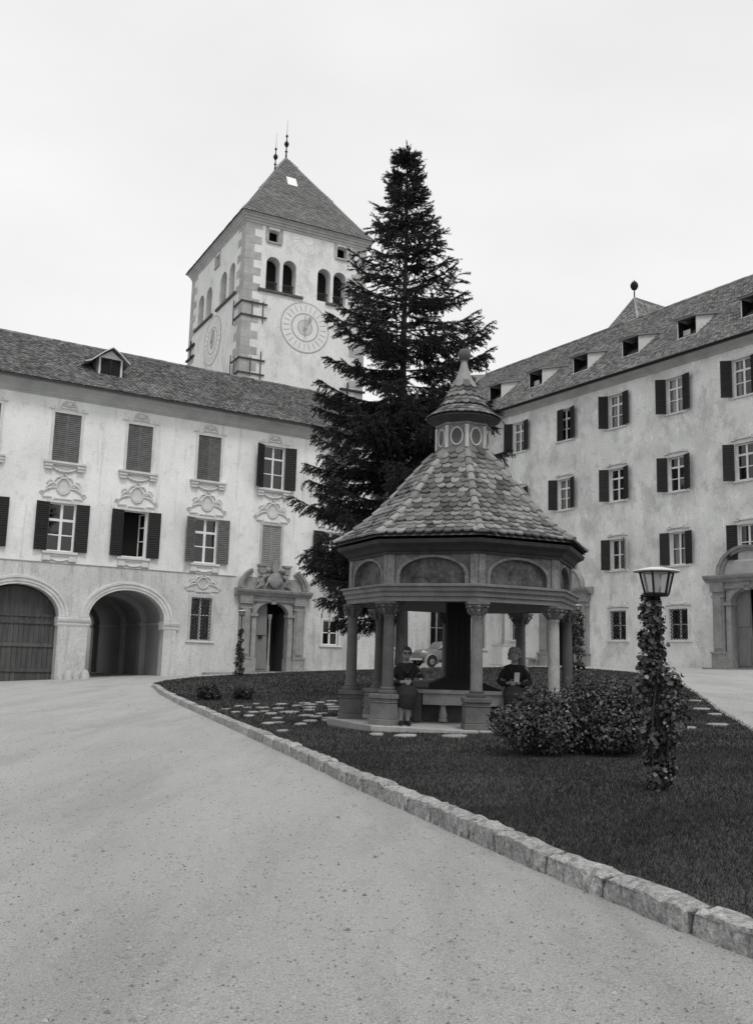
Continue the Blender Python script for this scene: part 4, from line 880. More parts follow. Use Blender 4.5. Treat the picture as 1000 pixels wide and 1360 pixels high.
# ring beam, frieze with arched murals, cove
octsweep([(1.70, 2.34), (1.98, 2.34), (1.98, 2.40), (2.01, 2.42), (2.01, 2.47), (2.05, 2.50), (2.05, 2.55), (2.09, 2.57), (2.09, 2.60), (1.95, 2.62)], 'ring_beam', 'granite')
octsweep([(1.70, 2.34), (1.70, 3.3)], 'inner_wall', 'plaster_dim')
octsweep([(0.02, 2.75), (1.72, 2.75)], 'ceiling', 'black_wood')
octsweep([(1.93, 3.08), (1.97, 3.08), (1.97, 3.12), (2.0, 3.13), (2.06, 3.19), (2.16, 3.24), (2.18, 3.30), (2.02, 3.32)], 'eaves_cove', 'eave_wood')
side = 2*1.93*math.sin(math.pi/8)
for k in range(8):
    a, c = ov(1.93, k, PZ), ov(1.93, k+1, PZ); d = (c-a).normalized()
    T = Matrix.Translation((a.x, a.y, -PZ)) @ Matrix.Rotation(math.atan2(d.y, d.x), 4, 'Z')
    q = MB(T); o = (.21, side-.21, 2.62, 3.03, .27); wall(q, 0, side, 2.6, 3.1, [o], depth=.085); f = q.build('frieze_panel', 'mural_ground', PV)
    q = MB(T); q.quad((.19, .085, 2.6), (side-.19, .085, 2.6), (side-.19, .085, 3.05), (.19, .085, 3.05)); q.build('mural', 'mural', f)
    q = MB(T); ap = arch_pts(.21, side-.21, 2.76, .27, 16); ap2 = arch_pts(.15, side-.15, 2.76, .31, 16)
    q.loft([[(x, -.014, z), (x2, -.014, z2), (x2, .01, z2), (x, .01, z)] for (x, z), (x2, z2) in zip(ap, ap2)]); q.box(.15, .21, -.014, .01, 2.62, 2.758); q.box(side-.21, side-.15, -.014, .01, 2.62, 2.758); q.build('arch_moulding', 'pav_trim', f)
    for xa in (side-.12, 0): q = MB(T); q.box(xa, xa+.12, -.02, .01, 2.62, 3.08); q.build('corner_strip', 'pav_trim', f)
# tiled bell-shaped roof
RPF = [(2.215, 3.365), (1.93, 3.55), (1.60, 3.815), (1.27, 4.145), (.985, 4.48), (.72, 4.78), (.50, 5.03)]
def prof_at(PF, t):
    Ls = [math.hypot(b2[0]-a[0], b2[1]-a[1]) for a, b2 in zip(PF, PF[1:])]; s = t*sum(Ls)
    for (a, b2), L in zip(zip(PF, PF[1:]), Ls):
        if s <= L+1e-9: return (a[0]+(b2[0]-a[0])*s/L, a[1]+(b2[1]-a[1])*s/L), ((b2[0]-a[0])/L, (b2[1]-a[1])/L)
        s -= L
    return PF[-1], ((PF[-1][0]-PF[-2][0])/Ls[-1], (PF[-1][1]-PF[-2][1])/Ls[-1])
octsweep([(r-.02, z-.02) for r, z in RPF], 'roof', 'roof_bed'); pvroof = PV.children[-1]
def scale_mesh(wd, L, th=.024, name='scale_tile', m='scale_tile'):
    pl = [(-wd/2, L), (-wd/2, L*.34), (-wd*.46, L*.2), (-wd*.34, L*.07), (-wd*.16, 0), (wd*.16, 0), (wd*.34, L*.07), (wd*.46, L*.2), (wd/2, L*.34), (wd/2, L)]
    n = len(pl); q = MB(); q.add([(x, y, th) for x, y in pl]+[(x, y, 0) for x, y in pl], [tuple(range(n))]+[(i, n+i, n+(i+1) % n, (i+1) % n) for i in range(n-1)]); return q.mesh(name, m, fix=False)
TM = [scale_mesh(.178, .25), scale_mesh(.165, .24), scale_mesh(.172, .26)]
rest = MB(); NR = 18; cand = []; r = random.Random(3)
cb = math.cos(math.pi/8)
for k in range(8):
    am = YAW+(k+.5)*math.pi/4; out = Vector((math.sin(am), -math.cos(am), 0)); tan = Vector((math.cos(am), math.sin(am), 0))
    for i in range(NR):
        (rr, z), (dr_, dz) = prof_at(RPF, i/NR)
        half = rr*math.sin(math.pi/8); n = max(2, int(round(2*half/.155))); stp = 2*half/n
        up = (out*(dr_*cb)+Vector((0, 0, dz))).normalized(); nrm = tan.cross(up).normalized()
        if nrm.dot(out) < 0: nrm = -nrm
        for j in range(n+(i % 2)):
            x = -half+(j+.5-(i % 2)*.5)*stp
            if abs(x) > half-.03: continue
            p = out*(rr*cb)+tan*x+Vector((0, 0, z-PZ))+nrm*.012
            tl = r.gauss(R(8), R(2.5)); ux = tan.copy(); uy = (up*math.cos(tl)-nrm*math.sin(tl)).normalized(); ang = r.gauss(0, .035)
            uy2 = uy*math.cos(ang)+ux*math.sin(ang); ux2 = ux*math.cos(ang)-uy*math.sin(ang); uz = ux2.cross(uy2)
            M = Matrix((ux2, uy2, uz)).transposed().to_4x4(); M.translation = p+nrm*.016+up*r.gauss(0, .008)
            M = M @ Matrix.Diagonal((stp/.176*r.uniform(.96, 1.01), 1, 1, 1))
            wp = Vector((PX, PY, PZ))+p; vis = nrm.dot((Vector((0, 0, 1.45))-wp).normalized())
            cand.append((vis/((wp).length**2), M, r.randrange(3)))
cand.sort(key=lambda c: -c[0])
for s, M, t in cand[:300]:
    o = mobj('roof_tile', TM[t], pvroof); o.matrix_local = M
for s, M, t in cand[300:]:
    me = TM[t]; rest.add([M @ v.co for v in me.vertices], [tuple(p.vertices) for p in me.polygons])
tag(rest.build('roof_tiles', 'scale_tile_mass', pvroof), kind='stuff')
rq = MB()
L = .27; rings = []
for s, rad in ((0, .072), (.05, .07), (L, .055)): rings.append([(rad*math.cos(math.pi*i/8), s, rad*.85*math.sin(math.pi*i/8)) for i in range(9)])
P = [p for q_ in rings for p in q_]; rq.add(P, [(a*9+j, a*9+j+1, (a+1)*9+j+1, (a+1)*9+j) for a in range(2) for j in range(8)]+[tuple(range(9))]); rqm = rq.mesh('ridge_tile', 'ridge_tile', True)
for k in range(8):
    a = YAW+k*math.pi/4; out = Vector((math.sin(a), -math.cos(a), 0)); tan = Vector((math.cos(a), math.sin(a), 0))
    for i in range(11):
        (rr, z), (dr_, dz) = prof_at(RPF, i/11.3); up = (out*dr_+Vector((0, 0, dz))).normalized(); nrm = tan.cross(up).normalized(); nrm = nrm if nrm.dot(out) > 0 else -nrm
        tx = up.cross(nrm); M = Matrix((tx, (up-nrm*.09).normalized(), nrm)).transposed().to_4x4(); M.translation = out*rr+Vector((0, 0, z-PZ))+nrm*(.018+r.uniform(0, .008))
        mobj('ridge_tile', rqm, pvroof).matrix_local = M
# lantern
octsweep([(.56, 4.97), (.54, 5.05), (.49, 5.07), (.47, 5.10), (.465, 5.50), (.5, 5.52), (.5, 5.55)], 'lantern_drum', 'pav_trim'); drum = PV.children[-1]
sd_ = 2*.465*math.sin(math.pi/8)
for k in range(8):
    a, c = ov(.465, k, PZ), ov(.465, k+1, PZ); d = (c-a).normalized(); T = Matrix.Translation((a.x, a.y, -PZ)) @ Matrix.Rotation(math.atan2(d.y, d.x), 4, 'Z')
    E_ = [(sd_/2+.105*math.cos(t), 5.30+.155*math.sin(t)) for t in [2*math.pi*i/20 for i in range(20)]]
    q = MB(T); q.tube([(x, -.008, z) for x, z in E_], .016, 6, closed=True); q.build('oval_frame', 'stucco_grey', drum, smooth=True)
    q = MB(T); q.quad(*[(x, -.004, z) for x, z in E_]); q.build('oval_niche', 'granite_dark', drum)
    q = MB(T); q.box(-.03, .03, -.022, .02, 5.10, 5.50); q.build('corner_strip', 'stucco_grey', drum)
MB().lathe([(.44, 5.545-PZ), (.49, 5.55-PZ), (.52, 5.59-PZ), (.60, 5.63-PZ), (.63, 5.67-PZ), (.4, 5.70-PZ)], 28).build('lantern_eaves', 'eave_wood', PV, smooth=True)
SPF = [(.66, 5.665), (.49, 5.80), (.36, 5.97), (.27, 6.14), (.19, 6.33)]
capo = MB().lathe([(r_-.015, z-PZ-.015) for r_, z in SPF], 24).build('spire_roof', 'roof_bed', PV)
ST = scale_mesh(.125, .17, .014, 'spire_tile')
for i in range(8):
    (rr, z), (dr_, dz) = prof_at(SPF, i/8); n = max(6, int(2*math.pi*rr/.122))
    for j in range(n):
        a = 2*math.pi*(j+.5*(i % 2))/n; out = Vector((math.cos(a), math.sin(a), 0)); tan = Vector((-math.sin(a), math.cos(a), 0)); up = (out*dr_+Vector((0, 0, dz))).normalized(); nrm = tan.cross(up); nrm = nrm if nrm.dot(out) > 0 else -nrm
        uy = (up-nrm*.12).normalized(); ux = uy.cross(nrm).normalized(); M = Matrix((ux, uy, ux.cross(uy))).transposed().to_4x4(); M.translation = out*rr+Vector((0, 0, z-PZ))+nrm*.022+up*r.gauss(0, .004)
        mobj('spire_tile', ST, capo).matrix_local = M @ Matrix.Diagonal((2*math.pi*rr/n/.124, 1, 1, 1))
q = MB(); q.lathe([(.205, 6.30-PZ), (.20, 6.33-PZ), (.13, 6.50-PZ), (.075, 6.66-PZ), (.05, 6.78-PZ), (.075, 6.79-PZ)], 16); q.build('lead_cap', 'lead', PV, smooth=True)
MB().ell((0, 0, 6.90-PZ), .118, .118, .118, 18, 12).build('ball', 'granite_dark', PV, smooth=True); MB().tube([(0, 0, 7.0-PZ), (0, 0, 7.5-PZ)], .009, 6).build('needle', 'iron', PV)

# the well under it: stone trough, boarded lid and shaft
WE = emp('well', (PX, PY, PZ), 0, 'stone well with boarded dark lid and shaft under the pavilion roof', 'well')
MB().box(-.84, .76, -.60, .64, .0, .02).build('plinth', 'granite_dark', WE)
MB().box(-.80, .72, -.70, .70, .475, .535).build('rim', 'granite_pale', WE)
q = MB(); q.box(-.66, .69, -.655, .66, .29, .475); q.build('trough', 'granite_pale', WE)
q = MB(); q.box(-.74, .66, -.40, .62, .02, .30); q.build('well_wall', 'granite_dark', WE)
MB().box(-.795, -.68, -.66, .66, 0.02, .475).build('end_slab', 'granite_dark', WE); MB().box(.64, .71, -.60, .60, 0.02, .475).build('end_slab', 'granite_dark', WE)
for x in (-.32, .3): MB().lathe([(.085, .02), (.085, .05), (.06, .07), (.075, .12), (.05, .22), (.045, .26), (.07, .29)], 14, (x, -.55)).build('baluster', 'granite_pale', WE, smooth=True)
q = MB(); q.loft([[(-.72, -.62, .54), (.66, -.62, .54), (.66, .64, .54), (-.72, .64, .54)], [(-.24, -.2, .74), (.17, -.2, .74), (.17, .22, .74), (-.24, .22, .74)]]); q.build('lid', 'black_wood', WE)
for i in range(4): x0 = -.235+i*.1; MB().box(x0, x0+.094, -.2, -.17, .7, 2.3).build('shaft_board', 'black_wood', WE)
MB().box(-.24, .165, -.168, .21, .7, 2.32).build('shaft', 'black_wood', WE)
for (x0, x1, y0, y1, lab) in ((-1.2, -.84, -1.07, .3, 'low stone bench on the left of the well, under the seated person'), (.78, 1.2, -.75, .5, 'low stone bench on the right of the well, behind the bush')):
    be = emp('stone_bench', (PX+(x0+x1)/2, PY+(y0+y1)/2, PZ), 0, lab, 'bench', 'stone benches beside the well'); hx, hy = (x1-x0)/2, (y1-y0)/2
    MB().box(-hx, hx, -hy, hy, .37, .45).build('seat', 'granite_dark', be); 
    for s in (-1, 1): MB().box(-hx+.05, hx-.05, s*(hy-.25)-.1, s*(hy-.25)+.1, 0, .37).build('support', 'granite_dark', be)

# ================================================================ spruce
TX, TY = .78, 26.0; TZ = gz(TX, TY)+.08
sp = emp('spruce_tree', (TX, TY, TZ), 0, 'tall dark spruce standing on the lawn behind the pavilion', 'tree')
HT = 16.62-TZ
q = MB(); rings = []
for i in range(26):
    t = i/25; rad = .165*(1-t)**.85+.012+(.1*math.exp(-t*40)); z = HT*t
    rings.append([(rad*math.cos(2*math.pi*k/10)*(1+.05*math.sin(k*3+i))+.03*math.sin(t*9)-.2*t, rad*math.sin(2*math.pi*k/10), z-.1*(i == 0)) for k in range(10)])
q.loft(rings); q.build('trunk', 'bark', sp, smooth=True)
r = random.Random(27); wood = MB(); TW_ = []       # TW_: twig segments (start, end)
def crown_r(t):                  # radius of the crown against height fraction
    P = [(.12, 2.0), (.15, 2.5), (.215, 3.2), (.28, 3.0), (.355, 2.75), (.46, 2.65), (.535, 2.55), (.6, 2.35), (.665, 2.0), (.755, 1.55), (.79, 1.15), (.86, .70), (.93, .40), (1, .06)]
    for (a, b2), (c, d) in zip(P, P[1:]):
        if a <= t <= c: return b2+(d-b2)*(t-a)/(c-a)
    return P[0][1] if t < P[0][0] else .05
z = 2.1; wi = 0
while z < HT-.25:
    t = z/HT; nb = 9 if t < .5 else 7; a0 = r.uniform(0, 6.28)
    for k in range(nb):
        if r.random() < .06: continue
        az = a0+k*2*math.pi/nb+r.gauss(0, .45)
        if z < 3.5 and math.cos(az) > -.45: continue
        Lb = crown_r(t)*r.uniform(.70, 1.10)*(1.0 if t > .25 or math.cos(az) > -.3 else .92)
        el = -.38+.95*max(0, t-.12)+r.gauss(0, .09); zz = z+r.uniform(-.26, .26); tipup = .30+.25*(1-t)
        n = max(5, int(Lb/.22)); path = []; p = Vector((-.2*t, 0, zz)); dirh = Vector((math.cos(az), math.sin(az), 0))
        for i in range(n+1):
            s = i/n; e = el+tipup*s*s*1.6; path.append(p.copy()); p = p+(dirh*math.cos(e)+Vector((0, 0, math.sin(e))))*(Lb/n)
            dirh = (Matrix.Rotation(r.gauss(0, .05), 3, 'Z') @ dirh)
        wood.tube(path, [.028*(1-.8*i/n)*(.5+.5*(1-t))+.004 for i in range(n+1)], 5)
        for i in range(n):
            A, B = path[i], path[i+1]; s = (i+.5)/n
            TW_.append((A, B, .8)) if s > .25 else None
            d = (B-A).normalized(); side_ = d.cross(Vector((0, 0, 1))).normalized()
            for q_ in range(3 if t < .6 else 2):
                for sg in (-1, 1):
                    if s < .12 and r.random() < .7: continue
                    st = A.lerp(B, r.random()); ll = (.18+.62*Lb/3*(1-s)**.7*(.4+s) + .1)*r.uniform(.6, 1.25)
                    ed = (d*r.uniform(.5, .95)+side_*sg*r.uniform(.6, 1.0)+Vector((0, 0, -r.uniform(.15, .75)*(1.25-t)))).normalized()
                    mid = st+ed*ll*.55; en = mid+(ed+Vector((0, 0, -.45*(1-t)))).normalized()*ll*.45
                    TW_.append((st, mid, 1)); TW_.append((mid, en, 1))
                    if ll > .3:
                        for w_ in range(2):
                            b0 = st.lerp(mid, r.uniform(.3, 1)); dd = (ed+side_*r.uniform(-.7, .7)+Vector((0, 0, -r.uniform(.3, 1.1)*(1.1-t)))).normalized(); TW_.append((b0, b0+dd*r.uniform(.14, .28), .9))
            if s > .2 and r.random() < 1.15*(1.1-t):  # hanging sprays
                st = A.lerp(B, r.random()); TW_.append((st, st+Vector((r.gauss(0, .06), r.gauss(0, .06), -r.uniform(.22, .6)*(1-.5*t))), 1))
    z += (.45 if t < .5 else .47)*(1-.35*t)*r.uniform(.85, 1.15); wi += 1
TW_.append((Vector((-.2, 0, HT-.7)), Vector((-.2, 0, HT+.05)), 1))
tag(wood.build('branches', 'bark', sp), kind='stuff')
A = np.array([tuple(a) for a, b2, s in TW_]); B = np.array([tuple(b2) for a, b2, s in TW_]); S = np.array([s for a, b2, s in TW_])
Lg = np.linalg.norm(B-A, axis=1); cnt = np.maximum(4, (Lg/.0088).astype(int)); idx = np.repeat(np.arange(len(A)), cnt); m = len(idx)
tt = nrg.random(m); base = A[idx]+(B-A)[idx]*tt[:, None]; ax_ = (B-A)[idx]/Lg[idx][:, None]
rv = nrg.normal(size=(m, 3)); rv -= (rv*ax_).sum(1)[:, None]*ax_; rv /= np.linalg.norm(rv, axis=1)[:, None]
dirn = ax_*.75+rv*.65; dirn /= np.linalg.norm(dirn, axis=1)[:, None]; nl_ = nrg.uniform(.045, .085, m)*S[idx]
sd2 = np.cross(dirn, nrg.normal(size=(m, 3))); sd2 /= np.linalg.norm(sd2, axis=1)[:, None]; wv = nrg.uniform(.008, .013, m)
V = np.stack([base-sd2*wv[:, None], base+sd2*wv[:, None], base+dirn*nl_[:, None]], 1).reshape(-1, 3)
tag(fast_tris('crown', V, 'needle', sp), kind='stuff')

# ================================================================ shrubs and climbers
def leaves(name, pts, nrmls, size, m, parent, seed, asp=.62):
    g_ = np.random.default_rng(seed); k = len(pts); nn = nrmls+g_.normal(0, .55, (k, 3)); nn /= np.linalg.norm(nn, axis=1)[:, None]
    tv = np.cross(nn, g_.normal(size=(k, 3))); tv /= np.linalg.norm(tv, axis=1)[:, None]; bv = np.cross(nn, tv); s = (.5+g_.random(k)**1.6*.95)[:, None]*size
    a = pts; t1 = pts+tv*s; f = .12
    V = np.stack([a, a+tv*s*.3+bv*s*asp*.42+nn*s*f, a+tv*s*.68+bv*s*asp*.40+nn*s*f, t1-nn*s*.12, a+tv*s*.68-bv*s*asp*.40+nn*s*f, a+tv*s*.3-bv*s*asp*.42+nn*s*f], 1).reshape(-1, 3)
    return tag(fast_tris(name, V, m, parent, 6), kind='stuff')
def shrub(x, y, rx, ry, h, n, label, seed, size=.05, m='leaf', group=None, lobes=9, stems=14):
    g_ = np.random.default_rng(seed); rr = random.Random(seed); zz = gz(x, y)+.1
    e = emp('shrub', (x, y, zz), 0, label, 'shrub', group); q = MB(); tips = []
    for i in range(stems):
        a = rr.uniform(0, 6.28); ro = rr.random()**.6; tx, ty = rx*ro*math.cos(a)*.85, ry*ro*math.sin(a)*.85; th = h*(1-.45*ro*ro)*rr.uniform(.75, 1.0)
        q.tube([(tx*.15, ty*.15, -.05), (tx*.6, ty*.6, th*.5), (tx, ty, th)], [.012, .008, .003], 5); tips.append((tx, ty, th))
    q.build('stems', 'bark', e)
    C_ = np.array([(rr.uniform(-.75, .75)*rx, rr.uniform(-.75, .75)*ry, h*rr.uniform(.25, .72)) for i in range(lobes)]); Rl = np.array([rr.uniform(.32, .5)*min(rx, h) for i in range(lobes)])
    j = g_.integers(0, lobes, n); d = g_.normal(size=(n, 3)); d /= np.linalg.norm(d, axis=1)[:, None]; rad = Rl[j]*(1-.55*g_.random(n)**2.2)
    P = C_[j]+d*rad[:, None]; P[:, 2] = np.abs(P[:, 2]-.02)+.02
    T_ = np.array(tips); k2 = n//4; jj = g_.integers(0, len(T_), k2); tt = g_.uniform(.6, 1.1, k2)[:, None]; P2 = T_[jj]*tt+g_.normal(0, .035, (k2, 3)); d2 = g_.normal(size=(k2, 3)); d2[:, 2] += .8
    leaves('foliage', np.concatenate([P, P2]), np.concatenate([d, d2])+np.array([0, 0, .5]), size, m, e, seed); return e
GB = 'leafy bushes in front of the pavilion'
shrub(1.95, 11.55, .62, .5, .66, 6500, 'low leafy bush at the left end of the row, before the front column', 31, .043, group=GB)
shrub(2.52, 11.75, .6, .55, .92, 7400, 'taller leafy bush in the middle of the row before the pavilion', 32, .043, group=GB)
shrub(3.12, 11.45, .62, .5, .84, 7000, 'leafy bush at the right of the row, next to the lamp post', 33, .043, group=GB)
GS = 'clipped shrubs on the lawn'
shrub(-4.02, 24.1, .36, .32, .36, 2600, 'small round clipped shrub on the lawn, the wider left one', 35, .05, 'leaf_dark', GS, 6, 5)
shrub(-3.22, 23.9, .27, .25, .30, 1800, 'small round clipped shrub on the lawn, the narrower right one', 36, .05, 'leaf_dark', GS, 6, 5)
def climber(x, y, h, n, label, seed, wfun, size, shift=0, name='climbing_plant'):
    g_ = np.random.default_rng(seed); rr = random.Random(seed); zz = gz(x, y)+.1; e = emp(name, (x, y, zz), 0, label, 'climber', 'climbers on the lamp posts'); q = MB()
    for i in range(5): a = rr.uniform(0, 6.28); q.tube([(.05*math.cos(a+t*3)+(.5*wfun(t)*math.cos(a))*.4, .05*math.sin(a+t*3)+(.5*wfun(t)*math.sin(a))*.4, h*t-.03) for t in [k/10 for k in range(11)]], .006, 5)
    q.build('stems', 'bark', e)
    nc = 90 if shift else 46; ct = g_.random(nc); ca = g_.uniform(0, 6.28, nc); cw = np.array([wfun(t) for t in ct]); ct = (np.arange(nc)+g_.random(nc))/nc if shift else ct; cw = np.array([wfun(t) for t in ct]); CC = np.stack([cw*.62*np.cos(ca)-shift*.045*(ct > .6), cw*.62*np.sin(ca)+shift*.03*(ct > .6), ct*h], 1)
    j = g_.integers(0, nc, n); d = g_.normal(size=(n, 3)); d /= np.linalg.norm(d, axis=1)[:, None]; P = CC[j]+d*(cw[j]*.42+.03)[:, None]*g_.random(n)[:, None]**.5; P[:, 2] = np.abs(P[:, 2])
    leaves('foliage', P, d+np.array([0, -.1, .4]), size, 'leaf', e, seed, .85)

# ================================================================ lamps
def lamp(x, y, h, label):
    zz = gz(x, y)+.1; e = emp('lamp_post', (x, y, zz), 0, label, 'lamp post', 'lantern posts on the lawn'); zl = h-.27
    MB().lathe([(.06, -.05), (.06, .1), (.03, .16), (.0235, .3), (.0225, zl-.05), (.032, zl-.04), (.032, zl-.01)], 14).build('pole', 'iron', e, smooth=True)
    q = MB(); b0, b1 = .108, .156; z0, z1 = zl, zl+.2; hx = [(math.cos(t), math.sin(t)) for t in [k*math.pi/3 for k in range(6)]]
    for (x0, y0), (x1, y1) in zip(hx, hx[1:]+hx[:1]):
        q.bar((x0*b0, y0*b0, z0), (x0*b1, y0*b1, z1), .016); q.bar((x0*b0, y0*b0, z0), (x1*b0, y1*b0, z0), .016); q.bar((x0*b1, y0*b1, z1), (x1*b1, y1*b1, z1), .014)
    q.lathe([(b0, z0-.02), (b0, z0-.004)], 6); q.build('lantern_frame', 'iron', e)
    for (x0, y0), (x1, y1) in zip(hx, hx[1:]+hx[:1]):
        q = MB(); c0, c1 = .985*b0, .985*b1; q.quad((x0*c0, y0*c0, z0+.006), (x1*c0, y1*c0, z0+.006), (x1*c1, y1*c1, z1-.006), (x0*c1, y0*c1, z1-.006)); q.build('lantern_pane', 'frosted_glass', e)
    MB().lathe([(.2, z1), (.215, z1+.006), (.21, z1+.014), (.07, z1+.045), (.02, z1+.05)], 24).build('lantern_cap', 'pale_paint', e)
    MB().lathe([(.02, z0), (.02, z0+.05), (.04, z0+.08), (.045, z0+.12), (.03, z0+.16), (.01, z0+.17)], 12).build('bulb', 'white_paint', e, smooth=True)
    return e
lamp(2.60, 8.69, 2.02, 'black lantern post rising from the ivy at the front right of the lawn')
lamp(-5.82, 42.0, 2.90, 'slim black lantern post on the far lawn in front of the carved portal')
lamp(9.1, 42.2, 2.90, 'black lantern post at the far right edge of the lawn behind the columns')
climber(2.60, 8.69, 1.72, 4600, 'leafy climber wrapped round the lantern post at the front right', 51, lambda t: .095+.15*math.exp(-((t-.42)/.2)**2)+.015*math.sin(t*17)-(.02 if t > .75 else 0), .047, 1)
climber(-5.82, 42.0, 2.0, 1300, 'thin climber on the far lantern post by the carved portal', 52, lambda t: .26-.18*t, .085)
climber(9.1, 42.2, 2.5, 2200, 'dense climber on the lantern post behind the right columns', 53, lambda t: .32-.1*t, .09)

# ================================================================ old car in the far corner
CR = emp('parked_car', (3.9, 53.6, gz(3.9, 53.6)), R(32.36), 'small old rounded car parked by the wall behind the well', 'car', None)
def sec(x, hw, z0, z1, n=12):    # rounded cross section in y,z at x
    return [(x, hw*math.copysign(abs(math.cos(t))**.6, math.cos(t)), (z0+z1)/2+(z1-z0)/2*math.copysign(abs(math.sin(t))**.7, math.sin(t))) for t in [2*math.pi*k/n for k in range(n)]]
MB().loft([sec(-1.75, .45, .45, .8), sec(-1.6, .55, .35, .95), sec(-.9, .62, .3, 1.02), sec(-.5, .66, .28, 1.05), sec(.6, .68, .28, 1.05), sec(1.2, .66, .3, 1.0), sec(1.65, .55, .4, .8), sec(1.75, .4, .5, .7)]).build('body', 'car_paint', CR, smooth=True)
MB().loft([sec(-.62, .55, .98, 1.02), sec(-.3, .58, .98, 1.42), sec(.3, .6, .98, 1.5), (sec(.9, .58, .98, 1.4)), sec(1.35, .5, .9, 1.02)]).build('cabin', 'car_paint', CR, smooth=True)
for s in (-1, 1):
    for x0, x1, nm in ((-.28, .25, 'side_window'), (.32, .8, 'side_window')): MB().add([(x0, s*.60, 1.08), (x1, s*.61, 1.08), (x1-.03, s*.56, 1.36), (x0+.06, s*.56, 1.36)], [(0, 1, 2, 3)]).build(nm, 'glass', CR)
    MB().ell((-1.62, s*.5, .82), .1, .09, .1).build('headlight', 'chrome', CR, smooth=True)
    MB().box(-.75, .7, s*.72-.09, s*.72+.09, .28, .33).build('running_board', 'rubber', CR)
    for x in (-1.2, 1.15):
        q = MB(); q.loft([[(x+rr*math.cos(t), s*.66+yy, .31+rr*1.02*math.sin(t)) for rr, yy in ((.38, -.12), (.45, -.08), (.46, .06), (.42, .14), (.36, .14))] for t in [-.25+math.pi*1.12*k/14 for k in range(15)]]); q.build('fender', 'car_pale', CR, smooth=True)
        wh = MB(Matrix.Translation((x, s*.68, .31)) @ Matrix.Rotation(math.pi/2, 4, 'X')).lathe([(.19, -.07), (.29, -.075), (.315, -.03), (.315, .03), (.29, .075), (.19, .07)], 22).build('wheel', 'rubber', CR, smooth=True)
        MB(Matrix.Translation((x, s*.68, .31)) @ Matrix.Rotation(math.pi/2, 4, 'X')).lathe([(.195, -.06), (.12, -.075), (.06, -.09), (.06, .09), (.12, .075), (.195, .06)], 18).build('hub_cap', 'car_pale', wh, smooth=True)
MB().box(-1.86, -1.8, -.6, .6, .38, .48).build('bumper', 'chrome', CR); MB().box(1.78, 1.84, -.6, .6, .38, .48).build('bumper', 'chrome', CR)

